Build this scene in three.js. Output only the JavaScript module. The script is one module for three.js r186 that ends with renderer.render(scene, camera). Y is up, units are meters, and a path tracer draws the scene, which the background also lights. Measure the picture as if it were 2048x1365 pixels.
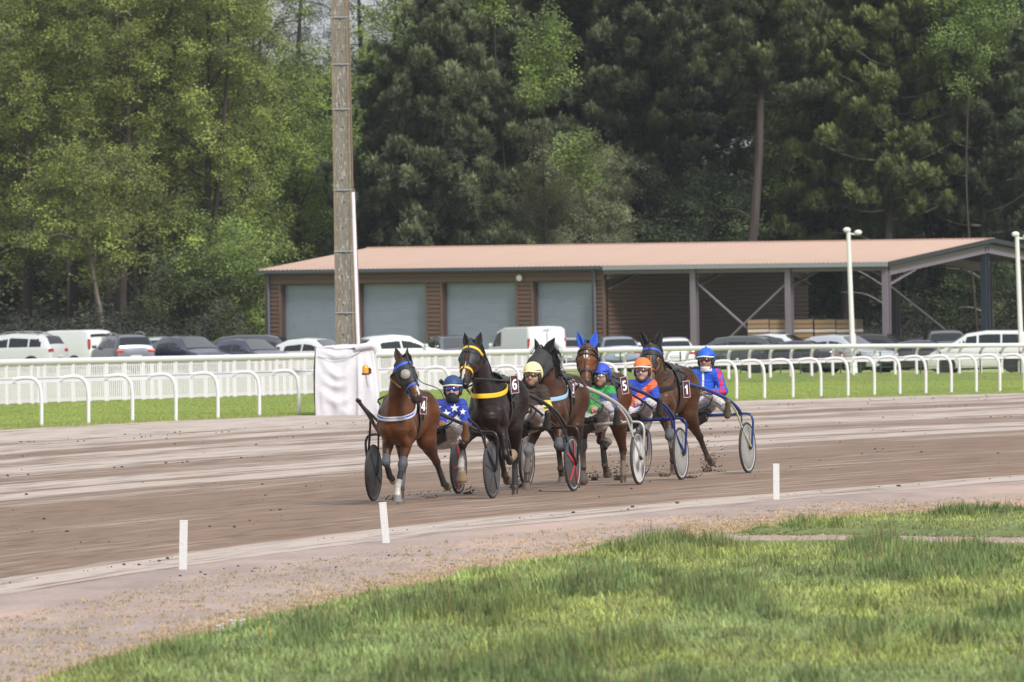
import * as THREE from 'three';
import { mergeGeometries, mergeVertices } from 'three/addons/utils/BufferGeometryUtils.js';
import { RoundedBoxGeometry } from 'three/addons/geometries/RoundedBoxGeometry.js';

// ---------------------------------------------------------------- camera, sky, sun, exposure
const scene = new THREE.Scene();
const LENS = 18600, CX = 1024, CY = 682.5, CAM_Y = 2.3;      // a long telephoto, slightly tilted to one side
const camera = new THREE.PerspectiveCamera(2 * Math.atan(CY / LENS) * 180 / Math.PI, 2048 / 1365, 1, 6000);
camera.position.set(0, CAM_Y, 0);
camera.rotation.order = 'YXZ';
camera.rotation.set(-Math.atan(42.5 / LENS), 0, -0.026);
camera.focus = 122;
camera.userData.fStop = 10;
camera.updateMatrixWorld(true);
scene.add(camera);

const SUN_DIR = new THREE.Vector3(0.42, 0.62, 0.66).normalize();
{ // overcast but bright sky
  const w = 256, h = 128, a = new Float32Array(w * h * 4);
  for (let j = 0; j < h; j++) for (let i = 0; i < w; i++) {
    const el = ((j + 0.5) / h - 0.5) * Math.PI, az = ((i + 0.5) / w - 0.5) * 2 * Math.PI;
    const dx = Math.cos(el) * Math.cos(az), dy = Math.sin(el), dz = Math.cos(el) * Math.sin(az);
    const c = Math.max(0, dx * SUN_DIR.x + dy * SUN_DIR.y + dz * SUN_DIR.z);
    const cloud = 0.06 * Math.sin(dx * 7 + 3 * dz) * Math.sin(dz * 9 - 2 * dx + dy * 6) + 0.04 * Math.sin(dx * 17 - dz * 13 + dy * 11);
    let L = dy > 0 ? 0.56 + 0.32 * dy + 0.5 * Math.pow(c, 6) + cloud : 0.25;
    const k = (j * w + i) * 4;
    a[k] = L * 0.955; a[k + 1] = L * 0.985; a[k + 2] = L * 1.05; a[k + 3] = 1;
  }
  const t = new THREE.DataTexture(a, w, h, THREE.RGBAFormat, THREE.FloatType);
  t.mapping = THREE.EquirectangularReflectionMapping; t.magFilter = THREE.LinearFilter; t.needsUpdate = true;
  scene.background = t; scene.environment = t;
}
const sun = new THREE.DirectionalLight(new THREE.Color(1, 0.96, 0.89), 3.3);
sun.shadow.radius = 24;
sun.castShadow = true;
sun.position.copy(SUN_DIR).multiplyScalar(400).add(new THREE.Vector3(0, 0, -250));
sun.target.position.set(0, 0, -250);
Object.assign(sun.shadow.camera, { left: -60, right: 60, top: 220, bottom: -220, near: 1, far: 900 });
sun.shadow.mapSize.set(4096, 4096);
scene.add(sun, sun.target);
scene.fog = new THREE.FogExp2(new THREE.Color(0.80, 0.86, 0.95), 0.00007);
const EXPOSURE = 1.08;

// ---------------------------------------------------------------- helpers
let seed = 12345;
function rnd() { seed |= 0; seed = seed + 0x6D2B79F5 | 0; let t = Math.imul(seed ^ seed >>> 15, 1 | seed); t = t + Math.imul(t ^ t >>> 7, 61 | t) ^ t; return ((t ^ t >>> 14) >>> 0) / 4294967296; }
const rr = (a, b) => a + (b - a) * rnd();
const V = (x, y, z) => new THREE.Vector3(x, y, z);
const clamp = (x, a, b) => Math.min(b, Math.max(a, x));
const smooth = (a, b, x) => { const t = clamp((x - a) / (b - a), 0, 1); return t * t * (3 - 2 * t); };
const lerp = (a, b, t) => a + (b - a) * t;
function hash3(x, y, z) { let h = Math.imul(x, 374761393) ^ Math.imul(y, 668265263) ^ Math.imul(z, 2147483647 - 1013); h = Math.imul(h ^ h >>> 13, 1274126177); h = Math.imul(h ^ h >>> 16, 2246822519); return ((h ^ h >>> 15) >>> 0) / 4294967296; }
function noise(x, y, z = 0, px = 0, py = 0) { // value noise, optional period px, py
  const xi = Math.floor(x), yi = Math.floor(y), zi = Math.floor(z), fx = x - xi, fy = y - yi, fz = z - zi;
  const w = t => t * t * (3 - 2 * t), u = w(fx), v = w(fy), s = w(fz);
  const m = (a, p) => p ? ((a % p) + p) % p : a;
  const x0 = m(xi, px), x1 = m(xi + 1, px), y0 = m(yi, py), y1 = m(yi + 1, py);
  const g = (z) => lerp(lerp(hash3(x0, y0, z), hash3(x1, y0, z), u), lerp(hash3(x0, y1, z), hash3(x1, y1, z), u), v);
  return fz === 0 ? g(zi) : lerp(g(zi), g(zi + 1), s);
}
function fbm(x, y, z = 0, n = 4) { let a = 0, k = 0.5, t = 0; for (let i = 0; i < n; i++) { a += k * noise(x, y, z); t += k; x = x * 2.03 + 17; y = y * 2.03 + 5; if (z) z = z * 2.03 + 3; k *= 0.5; } return a / t; }
const taken = {};
function numbered(name) { const n = taken[name] = (taken[name] ?? -1) + 1; return n ? `${name}_${String(n).padStart(3, '0')}` : name; }
function shade(o) { o.traverse(m => { if (m.isMesh) { m.castShadow = true; m.receiveShadow = true; } }); return o; }
function tag(o, label, category, group, kind) {
  if (label) o.userData.label = label; if (category) o.userData.category = category;
  if (group) o.userData.group = group; if (kind) o.userData.kind = kind; return o;
}
function thing(name, label, category, pos = [0, 0, 0], turn = 0, group) {
  const o = new THREE.Group(); o.name = numbered(name); scene.add(o); o.position.set(...pos); o.rotation.y = turn;
  return tag(o, label, category, group);
}
function obj(name, geo, mat, parent = scene) {
  const g = Array.isArray(geo) ? join(geo) : geo;
  const m = new THREE.Mesh(g, mat); m.name = parent === scene ? numbered(name) : name; m.castShadow = m.receiveShadow = true; parent.add(m); return m;
}
function join(list) {
  const all = list.map(g => { const n = g.index ? g.toNonIndexed() : g.clone(); for (const k of Object.keys(n.attributes)) if (!['position', 'normal', 'uv', 'color'].includes(k)) n.deleteAttribute(k); return n; });
  const keys = ['position', 'normal', 'uv', 'color'].filter(k => all.every(g => g.attributes[k]));
  for (const g of all) for (const k of Object.keys(g.attributes)) if (!keys.includes(k)) g.deleteAttribute(k);
  return mergeGeometries(all);
}
function M(color, rough = 0.8, extra = {}) { const m = new THREE.MeshStandardMaterial({ roughness: rough, ...extra }); m.color.setRGB(...color); return m; }
function box(w, h, d, x, y, z, ry = 0) { const g = new THREE.BoxGeometry(w, h, d); if (ry) g.rotateY(ry); g.translate(x, y, z); return g; }
function rbox(w, h, d, r, x, y, z, s = 2) { const g = new RoundedBoxGeometry(w, h, d, s, r); g.translate(x, y, z); return g; }
function tube(pts, r, seg = 24, rad = 8, closed = false) {
  const c = pts.length === 2 ? new THREE.LineCurve3(pts[0], pts[1]) : new THREE.CatmullRomCurve3(pts, closed, 'centripetal');
  return new THREE.TubeGeometry(c, pts.length === 2 ? 1 : seg, r, rad, closed);
}
function bar(a, b, w, h) { // square bar between two points
  const d = b.clone().sub(a), g = new THREE.BoxGeometry(w, h, d.length());
  const m = new THREE.Matrix4().lookAt(b, a, V(0, 1, 0)); g.applyMatrix4(m); const c = a.clone().add(b).multiplyScalar(0.5); g.translate(c.x, c.y, c.z); return g;
}
function rod(a, b, r, r2 = r, n = 8) {
  const d = b.clone().sub(a), g = new THREE.CylinderGeometry(r2, r, d.length(), n); g.translate(0, d.length() / 2, 0);
  g.applyQuaternion(new THREE.Quaternion().setFromUnitVectors(V(0, 1, 0), d.normalize())); g.translate(a.x, a.y, a.z); return g;
}
function surfaceGrid(nu, nv, f, uvf) { // f(i/nu, j/nv) -> Vector3
  const p = [], uv = [], ix = [];
  for (let j = 0; j <= nv; j++) for (let i = 0; i <= nu; i++) { const u = i / nu, v = j / nv, q = f(u, v); p.push(q.x, q.y, q.z); const t = uvf ? uvf(u, v, q) : [u, v]; uv.push(t[0], t[1]); }
  for (let j = 0; j < nv; j++) for (let i = 0; i < nu; i++) { const a = j * (nu + 1) + i, b = a + 1, c = a + nu + 1, d = c + 1; ix.push(a, b, c, b, d, c); }
  const g = new THREE.BufferGeometry(); g.setAttribute('position', new THREE.Float32BufferAttribute(p, 3)); g.setAttribute('uv', new THREE.Float32BufferAttribute(uv, 2)); g.setIndex(ix); g.computeVertexNormals(); return g;
}
function dataTex(w, h, f, srgb = true) { // f(i, j) -> [r, g, b] in 0..1 (linear values are encoded when srgb)
  const a = new Uint8Array(w * h * 4), enc = x => { x = clamp(x, 0, 1); return srgb ? (x <= 0.0031308 ? x * 12.92 : 1.055 * Math.pow(x, 1 / 2.4) - 0.055) : x; };
  for (let j = 0; j < h; j++) for (let i = 0; i < w; i++) { const c = f(i, j), k = (j * w + i) * 4; a[k] = enc(c[0]) * 255; a[k + 1] = enc(c[1]) * 255; a[k + 2] = enc(c[2]) * 255; a[k + 3] = 255; }
  const t = new THREE.DataTexture(a, w, h); t.wrapS = t.wrapT = THREE.RepeatWrapping; t.magFilter = THREE.LinearFilter; t.minFilter = THREE.LinearFilter; t.colorSpace = srgb ? THREE.SRGBColorSpace : THREE.NoColorSpace; t.needsUpdate = true; return t;
}
// the lie of the land: level round the near track, dipping gently to the right beyond the far rail
function land(X, d) {
  const t1 = smooth(140, 215, d), side = clamp((X + 10.7) / 25, -0.6, 1.6), t2 = smooth(285, 405, d), far = clamp(-0.03 - 0.0242 * X, -1.1, 1.0);
  return lerp(t1 * (0.2 - 0.4 * side), far, t2);
}
function ray(x, y) { const v = V(x - CX, CY - y, -LENS).applyQuaternion(camera.quaternion); return v.multiplyScalar(-1 / v.z); }
function at(x, y, d) { return ray(x, y).multiplyScalar(d).add(camera.position); }
function gp(x, y) { const r = ray(x, y); let d = 120; for (let i = 0; i < 60; i++) d = lerp(d, (CAM_Y - land(r.x * d, d)) / -r.y, 0.5); return V(r.x * d, land(r.x * d, d), -d); }
function gd(x, d) { const X = (x - CX) / LENS * d; return V(X, land(X, d), -d); }      // a place on the ground at a given distance
// ---------------------------------------------------------------- the ground
const C0 = { x: 144, d: 63, r: 150 };                                   // the near edge of the track is an arc of 150 m radius
const polar = (r, ph) => { const X = C0.x - r * Math.cos(ph), d = C0.d + r * Math.sin(ph); return [X, d]; };
const farR = (deg) => deg < 44 ? 150 + 65 * Math.exp(0.035 * (deg - 45)) : 212.8 + (deg - 44) * 2.16;
const trackU = (X, d) => { const r = Math.hypot(X - C0.x, d - C0.d), deg = Math.atan2(d - C0.d, C0.x - X) * 57.29578; return (r - 150) * Math.exp(-0.035 * (deg - 45)) / 64.5; };
const meadowEdge = (() => { // (X, d) of the line where the near grass begins
  const pts = [[50, 1420], [110, 1378], [240, 1334], [370, 1296], [500, 1260], [600, 1240], [700, 1214], [900, 1176], [1050, 1144], [1200, 1116], [1330, 1098], [1480, 1094], [1750, 1096], [2048, 1100]].map(p => gp(...p)).map(p => [p.x, -p.z]);
  return X => { if (X <= pts[0][0]) return pts[0][1] + (X - pts[0][0]) * 6; for (let i = 1; i < pts.length; i++) if (X <= pts[i][0]) { const t = (X - pts[i - 1][0]) / (pts[i][0] - pts[i - 1][0]); return lerp(pts[i - 1][1], pts[i][1], t); } return pts[pts.length - 1][1] - (X - 5) * 0.3; };
})();
const patchLow = (() => { const a = gp(1540, 1072), b = gp(2048, 1076); return X => lerp(-a.z, -b.z, (X - a.x) / (b.x - a.x)) + 0.2 * Math.sin(X * 2.3); })();
const patchHigh = (() => { const a = gp(1490, 1068), b = gp(1700, 1045), c = gp(2048, 1031); return X => X < b.x ? lerp(-a.z, -b.z, clamp((X - a.x) / (b.x - a.x), 0, 1)) : lerp(-b.z, -c.z, clamp((X - b.x) / (c.x - b.x), 0, 1.6)); })();
const PATCH_X0 = gp(1480, 1068).x;
const wob = (X, d) => 0.5 * (fbm(X * 1.1, d * 0.4, 2.5) - 0.5) * 2;
function meadowIn(X, d) { // metres inside the grass, negative outside (rough measure along d)
  const w = wob(X, d) * 1.4 + (noise(X * 6, d * 2) - 0.5) * 0.9;
  const a = meadowEdge(X) - d + w, b = X > PATCH_X0 - 0.6 ? Math.min(d - patchLow(X) + w * 0.25, patchHigh(X) - d + w, (X - PATCH_X0) * 5) : -9;
  return Math.max(a, b);
}
function bump(X, d) { return 0.09 * fbm(X * 0.9 + 3, d * 0.28, 1.5, 3) + 0.05 * fbm(X * 2.3, d * 0.9, 7.5, 2); }
function meadowY(X, d) { const k = smooth(-0.5, 2.5, meadowIn(X, d)); return land(X, d) + 0.012 + k * bump(X, d) * 0.9; }

const turfTex = dataTex(512, 512, (i, j) => {
  const a = noise(i / 2.5, j / 2.5, 0, 205, 205), b = noise(i / 32, j / 32, 3, 16, 16), c = noise(i / 128, j / 64, 5, 4, 8), k = 0.62 + 0.3 * a + 0.25 * b + 0.28 * c - 0.1;
  return [0.29 * k + 0.03 * b * c, 0.36 * k, 0.11 * k];
});
const sandTex = dataTex(1024, 1024, (i, j) => {
  const g = noise(i / 2, j / 2, 0, 512, 512), m = noise(i / 9, j / 18, 1, 114, 57), b = noise(i / 64, j / 90, 2, 16, 11), c = noise(i / 256, j / 200, 4, 4, 5);
  const k = 0.86 + 0.16 * (g - 0.5) + 0.12 * (m - 0.5) + 0.24 * (b - 0.5) + 0.22 * (c - 0.5), red = 0.05 * (c - 0.4);
  return [(0.43 + red) * k, 0.328 * k, (0.288 - red * 0.5) * k];
});
// the track: bands across it, drawn out into streaks along it
const BANDS = [[0, 0.9], [0.035, 0.85], [0.05, 0.12], [0.12, 0.2], [0.2, 0.05], [0.24, 0.3], [0.27, 0.12], [0.36, 0.08], [0.415, 0.14], [0.44, 0.34], [0.47, 0.3], [0.495, 0.82], [0.515, 0.85], [0.53, 0.35], [0.55, 0.75], [0.57, 0.9], [0.59, 0.4], [0.62, 0.3], [0.66, 0.32], [0.675, 0.8], [0.70, 0.9], [0.72, 0.9], [0.735, 0.45], [0.75, 0.35], [0.765, 0.75], [0.775, 0.85], [0.79, 0.3], [0.815, 0.22], [0.83, 0.75], [0.85, 0.4], [0.865, 0.65], [0.88, 0.85], [0.91, 0.8], [0.93, 1], [0.98, 1], [1.0, 0.85], [1.2, 0.8]];
function band(u) { for (let i = 1; i < BANDS.length; i++) if (u <= BANDS[i][0]) return lerp(BANDS[i - 1][1], BANDS[i][1], clamp((u - BANDS[i - 1][0]) / (BANDS[i][0] - BANDS[i - 1][0]), 0, 1)); return 0.8; }
const TW = 1024, TH = 2048, TILE = 46, USPAN = 1.12;
const trackH = new Float32Array(TW * TH);
const trackTex = dataTex(TW, TH, (i, j) => {
  const u = (j + 0.5) / TH * USPAN, s = i / TW;
  const warp = 0.012 * (noise(s * 4, u * 9, 2, 4) - 0.5) + 0.004 * (noise(s * 16, u * 40, 6, 16) - 0.5);
  const st0 = noise(s * 7, u * 75, 11, 7), brk = noise(s * 26, u * 120, 12, 26), st1 = noise(s * 9, u * 190, 1, 9), st2 = noise(s * 20, u * 520, 3, 20), st3 = noise(s * 60, u * 1000, 5, 60), patch = noise(s * 10, u * 26, 8, 10), grain = hash3(i, j, 3);
  let b = band(u + warp); b = clamp(b + (0.42 + 0.75 * b) * (0.34 * (st0 - 0.5) + 0.85 * (st1 - 0.5) * (0.4 + 1.1 * brk) + 0.55 * (st2 - 0.5) + 0.45 * (st3 - 0.5) + 0.3 * (patch - 0.5)), 0, 1);
  b = smooth(0.08, 0.92, b); const dk = 0.30 * smooth(0.5, 0.85, noise(s * 46, u * 240, 15, 46)) * (0.4 + 0.9 * noise(s * 12, u * 40, 17, 12));
  const k = (0.92 + 0.22 * (grain - 0.2)) * (1 - dk), red = smooth(0.3, 0.05, u) * 0.2 + 0.25 * patch;
  trackH[j * TW + i] = b * 0.5 + 0.3 * st2 + 0.3 * st3 - dk;
  return [lerp(0.203 + 0.03 * red, 0.475, b) * k, lerp(0.135, 0.40, b) * k, lerp(0.093 - 0.01 * red, 0.352, b) * k];
});
const trackBump = dataTex(TW, TH, (i, j) => { const v = trackH[j * TW + i] * 0.75 + 0.2 * hash3(i, j, 9); return [v, v, v]; }, false);

function landGrid(Xs, ds, f, uvs) {
  return surfaceGrid(Xs.length - 1, ds.length - 1, (u, v) => { const X = Xs[Math.round(u * (Xs.length - 1))], d = ds[Math.round(v * (ds.length - 1))]; return f(X, d); }, (u, v, q) => [q.x / uvs, q.z / uvs]);
}
const range = (a, b, n) => Array.from({ length: n + 1 }, (_, i) => lerp(a, b, i / n));
{
  const Xs = [-2500, -900, -300, ...range(-120, 120, 60), 300, 900, 2500], ds = [-2500, -600, -150, ...range(-40, 560, 150), 700, 1000, 2000, 4000];
  const g = landGrid(Xs, ds, (X, d) => V(X, land(clamp(X, -60, 60), d) - 0.03, -d), 4);
  const o = obj('ground', g, M([1, 1, 1], 0.95, { map: turfTex, bumpMap: turfTex, bumpScale: 0.03 })); tag(o, 'mown green turf between the rails and round the car park', null, null, 'structure');
}
{
  const g = surfaceGrid(150, 60, (u, v) => { const ph = lerp(-6, 80, u), r = lerp(149.6, farR(ph), v), [X, d] = polar(r, ph / 57.29578); return V(X, land(X, d) + 0.006, -d); },
    (u, v, q) => { const U = trackU(q.x, -q.z), ph = lerp(-6, 80, u) / 57.29578; return [ph * 178 / TILE, U / USPAN]; });
  const o = obj('race_track', g, M([1, 1, 1], 0.92, { map: trackTex, bumpMap: trackBump, bumpScale: 0.03 })); tag(o, 'harrowed brown and grey sand race track with pale wheel streaks', null, null, 'structure');
}
{
  const g = surfaceGrid(160, 60, (u, v) => { const ph = lerp(-20, 45, u) / 57.29578, r = lerp(149.6, 112, v), [X, d] = polar(r, ph); const k = smooth(0, 0.03, v); return V(X, land(X, d) + 0.004 + 0.02 * k * (fbm(X * 1.5, d * 0.5, 4.5) - 0.3), -d); }, (u, v, q) => [q.x / 6, q.z / 14]);
  const o = obj('sandy_verge', g, M([1, 1, 1], 0.95, { map: sandTex, bumpMap: sandTex, bumpScale: 0.04 })); tag(o, 'pink sandy verge between the track and the near grass', null, null, 'structure');
}
{ // soil under the near grass
  const soil = dataTex(256, 256, (i, j) => { const a = noise(i / 3, j / 3, 0, 85, 85), b = noise(i / 30, j / 30, 1, 8, 8), k = 0.6 + 0.6 * a; return [(0.14 + 0.03 * b) * k, (0.185 + 0.01 * b) * k, 0.06 * k]; });
  const g = surfaceGrid(150, 130, (u, v) => { const X = lerp(-7, 12, u), d = lerp(40, 103, v), inn = meadowIn(X, d); return V(X, land(X, d) + (inn > 0 ? Math.min(0.05, 0.008 + inn * 0.1) + bump(X, d) * 0.9 * smooth(0, 2.5, inn) : -0.05 + Math.max(-0.25, inn * 0.1)), -d); }, (u, v, q) => [q.x / 2, q.z / 5]);
  tag(obj('grass_field', g, M([1, 1, 1], 1, { map: soil })), 'rough green grass field inside the track', null, null, 'structure');
}
const rise = d => smooth(452, 560, d) * 3.5 + smooth(530, 680, d) * 9;
{ // forest floor
  const g = landGrid(range(-90, 90, 30), [452, 470, 500, 530, 560, 590, 640, 700], (X, d) => V(X, land(X, d) + 0.02 + rise(d), -d), 6);
  const t = dataTex(256, 256, (i, j) => { const a = noise(i / 3, j / 3, 0, 85, 85), k = 0.5 + 0.7 * a; return [0.05 * k, 0.052 * k, 0.022 * k]; });
  tag(obj('forest_floor', g, M([1, 1, 1], 1, { map: t })), 'dark leaf covered forest floor rising behind the car park', null, null, 'structure');
}
// grass: tufts of curved blades
function tuftGeo(n, spread, h, w, lean) {
  const p = [], ix = [];
  for (let k = 0; k < n; k++) {
    const a = rnd() * 6.283, bx = Math.cos(a) * spread * Math.sqrt(rnd()), bz = Math.sin(a) * spread * Math.sqrt(rnd()), th = rnd() * 6.283, H = h * rr(0.55, 1.1), L = H * lean * rr(0.2, 1), fx = Math.cos(th), fz = Math.sin(th), t2 = th + rr(1.2, 1.9), wx = Math.cos(t2) * w * 0.5, wz = Math.sin(t2) * w * 0.5, o = p.length / 3;
    for (let s = 0; s < 3; s++) { const t = s / 2.6, y = H * t * (1 - 0.18 * t * lean), c = L * t * t, q = 1 - 0.35 * t; p.push(bx + fx * c - wx * q, y, bz + fz * c - wz * q, bx + fx * c + wx * q, y, bz + fz * c + wz * q); }
    p.push(bx + fx * L, H * (1 - 0.18 * lean), bz + fz * L);
    ix.push(o, o + 1, o + 3, o, o + 3, o + 2, o + 2, o + 3, o + 5, o + 2, o + 5, o + 4, o + 4, o + 5, o + 6);
  }
  const g = new THREE.BufferGeometry(); g.setAttribute('position', new THREE.Float32BufferAttribute(p, 3)); g.setIndex(ix); g.computeVertexNormals(); return g;
}
const _m = new THREE.Matrix4(), _q = new THREE.Quaternion(), _e = new THREE.Euler(), _s = V(1, 1, 1), _c = new THREE.Color();
function scatter(name, geos, mat, list, label) { // list of [x, y, z, yaw, sx, sy, r, g, b]; copies dealt out between the geometries
  const root = new THREE.Group(); root.name = numbered(name); scene.add(root); tag(root, label, null, null, 'stuff');
  geos.forEach((g, k) => {
    const own = list.filter((_, i) => i % geos.length === k), im = new THREE.InstancedMesh(g, mat, own.length); im.name = name + '_clump'; im.userData.kind = 'stuff';
    own.forEach((t, i) => { _e.set(t[9] || 0, t[3], t[10] || 0); _m.compose(V(t[0], t[1], t[2]), _q.setFromEuler(_e), _s.set(t[4], t[5], t[4])); im.setMatrixAt(i, _m); im.setColorAt(i, _c.setRGB(t[6], t[7], t[8])); });
    im.castShadow = im.receiveShadow = true; root.add(im);
  });
  return root;
}
const bladeMat = new THREE.MeshPhysicalMaterial({ roughness: 0.8, side: THREE.DoubleSide, transmission: 0.35, thickness: 0, specularIntensity: 0.5 });
{
  const list = [], N = 225000;
  for (let i = 0; i < N; i++) {
    const d = Math.sqrt(rr(50 * 50, 105 * 105)), X = rr(-0.066, 0.098) * d, inn = meadowIn(X, d); if (inn < -0.15) continue;
    const tall = smooth(0.50, 0.68, fbm(X * 1.25 + 20, d * 0.26 + 4, 3.5, 3)), yel = smooth(0.42, 0.68, fbm(X * 0.6 + 7, d * 0.22, 9.5, 3)), dry = smooth(0.66, 0.8, fbm(X * 1.4, d * 0.5 + 40, 5.5, 3));
    if (rnd() < dry * 0.6) continue;
    const edge = smooth(0, d > patchLow(X) - 0.5 ? 1 : X > 1.6 ? 5 : 1.8, inn), v = rr(0.6, 1.35) * (0.62 + 0.76 * noise(X * 3.2, d * 0.9, 7.3)), stalk = rnd() < 0.035, h = (stalk ? 1.4 : 1) * (0.50 + 0.55 * tall * edge) * (X > 1.6 && edge < 0.6 && d < 96 ? 0.7 : 1) * rr(0.7, 1.3) * (0.4 + 0.6 * edge) * (d > 93 ? 0.8 : 1), s = rr(0.8, 1.3);
    let r = lerp(0.30, 0.42, yel), g = lerp(0.385, 0.475, yel), b = lerp(0.145, 0.145, yel);
    r = lerp(r, 0.11, tall * 0.7); g = lerp(g, 0.17, tall * 0.7); b = lerp(b, 0.065, tall * 0.7);
    const st = Math.max((1 - edge) * 0.5, dry * 0.8) * rnd() + (stalk ? 0.7 : rnd() < 0.05 ? 0.5 : 0); r = lerp(r, 0.27, st); g = lerp(g, 0.235, st); b = lerp(b, 0.11, st);
    list.push([X, meadowY(X, d) - 0.01, -d, rnd() * 6.283, s, h, r * v, g * v, b * v]);
  }
  scatter('grass', [tuftGeo(9, 0.05, 0.13, 0.010, 0.7), tuftGeo(8, 0.04, 0.17, 0.009, 0.35), tuftGeo(10, 0.06, 0.11, 0.011, 1.0)], bladeMat, list, 'rough green grass blades with darker taller tufts in the foreground');
}
{ // straw coloured fringe and seedlings on the sand
  const list = [];
  for (let i = 0; i < 190000; i++) {
    const d = rr(52, 112), X = rr(-0.062, 0.066) * d, inn = meadowIn(X, d); if (inn > 0.4 || inn < -16) continue;
    const r = Math.hypot(X - C0.x, d - C0.d); if (r > 148.6 || (X > PATCH_X0 - 0.3 && d < patchLow(X) + 0.3 && rnd() < 0.93)) continue;
    const near = Math.exp(Math.min(0, inn + 2.5) / 2.6), spot = smooth(0.5, 0.75, noise(X * 3, d * 0.8)) * (1 - smooth(146.5, 148.6, r)); if (rnd() > 0.66 * near + 0.07 * spot) continue;
    const v = rr(0.7, 1.25), gr = rnd() < 0.12 ? 1 : 0;
    list.push([X, land(X, d) + 0.008, -d, rnd() * 6.283, rr(0.6, 1.25), rr(0.22, 0.5), lerp(0.56, 0.22, gr) * v, lerp(0.42, 0.26, gr) * v, lerp(0.25, 0.09, gr) * v]);
  }
  scatter('dry_grass', [tuftGeo(8, 0.06, 0.07, 0.008, 1.1), tuftGeo(6, 0.05, 0.08, 0.007, 0.8)], bladeMat, list, 'short straw coloured dry grass along the sandy verge');
}
{ // mown turf beyond the track
  const list = [];
  for (let i = 0; i < 90000; i++) {
    const d = rr(200, 400), X = rr(-0.06, 0.06) * d, r = Math.hypot(X - C0.x, d - C0.d), deg = Math.atan2(d - C0.d, C0.x - X) * 57.29578, e = r - farR(deg) + (noise(X * 2, d) - 0.5) * 0.8; if (e < 0) continue;
    const st = e < 1.2 ? rnd() * 0.5 : 0, v = rr(0.8, 1.2), y = noise(X * 0.35, d * 0.05, 4.2), far = d > 330 ? 0.85 : 1;
    list.push([X, land(X, d) - 0.03, -d, rnd() * 6.283, rr(1, 1.6), rr(0.7, 1.2) * (e < 1.5 ? 1.8 : 1), lerp(lerp(0.30, 0.37, y), 0.38, st) * v * far, lerp(lerp(0.38, 0.435, y), 0.34, st) * v * far, lerp(0.12, 0.17, st) * v]);
  }
  scatter('turf_grass', [tuftGeo(22, 0.26, 0.06, 0.008, 0.8), tuftGeo(22, 0.26, 0.055, 0.007, 0.6)], bladeMat, list, 'mown bright green grass of the strip between the two white rails');
}
{ // clods of earth turned up on the track
  const clod = () => { const g = mergeVertices(new THREE.IcosahedronGeometry(1, 1).deleteAttribute('uv').deleteAttribute('normal')), p = g.attributes.position; for (let i = 0; i < p.count; i++) { const k = rr(0.65, 1.2); p.setXYZ(i, p.getX(i) * k, p.getY(i) * k * 0.7, p.getZ(i) * k); } g.computeVertexNormals(); return g; };
  const geos = [clod(), clod(), clod()], mat = M([1, 1, 1], 1), list = [];
  const put = (X, d, s) => { const v = rr(0.7, 1.3); list.push([X, land(X, d) + 0.01 + s * 0.2, -d, rnd() * 6.283, s, s * rr(0.6, 1.1), 0.085 * v, 0.058 * v, 0.045 * v]); };
  for (const [u, n, w] of [[0.9, 900, 0.008], [0.875, 500, 0.006], [0.80, 500, 0.01], [0.655, 900, 0.006], [0.86, 350, 0.02], [0.72, 150, 0.04], [0.45, 160, 0.1], [0.3, 160, 0.1], [0.02, 260, 0.012], [0.18, 150, 0.1]])
    for (let i = 0; i < n; i++) {
      const ph = rr(4, 66); if (u > 0.6 && noise(ph * 1.7, u * 30) < 0.42) continue;
      const U = u + (rnd() + rnd() - 1) * w, A = U * 64.5, r = 150 + A * Math.exp(0.035 * (ph - 45)), [X, d] = polar(r, ph / 57.29578); if (r < 149.8) continue;
      put(X, d, Math.pow(rnd(), 4) * 0.02 + 0.006);
    }
  for (let i = 0; i < 140; i++) { const t = rnd(), p = gp(lerp(330, 900, t), lerp(1152, 1090, t) + rr(-2, 30)); if (noise(p.x * 5, p.z) > 0.5) put(p.x, -p.z, Math.pow(rnd(), 2) * 0.012 + 0.004); }
  scatter('dirt_clods', geos, mat, list, 'dark clods of earth scattered in lines along the sand track');
}
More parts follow.
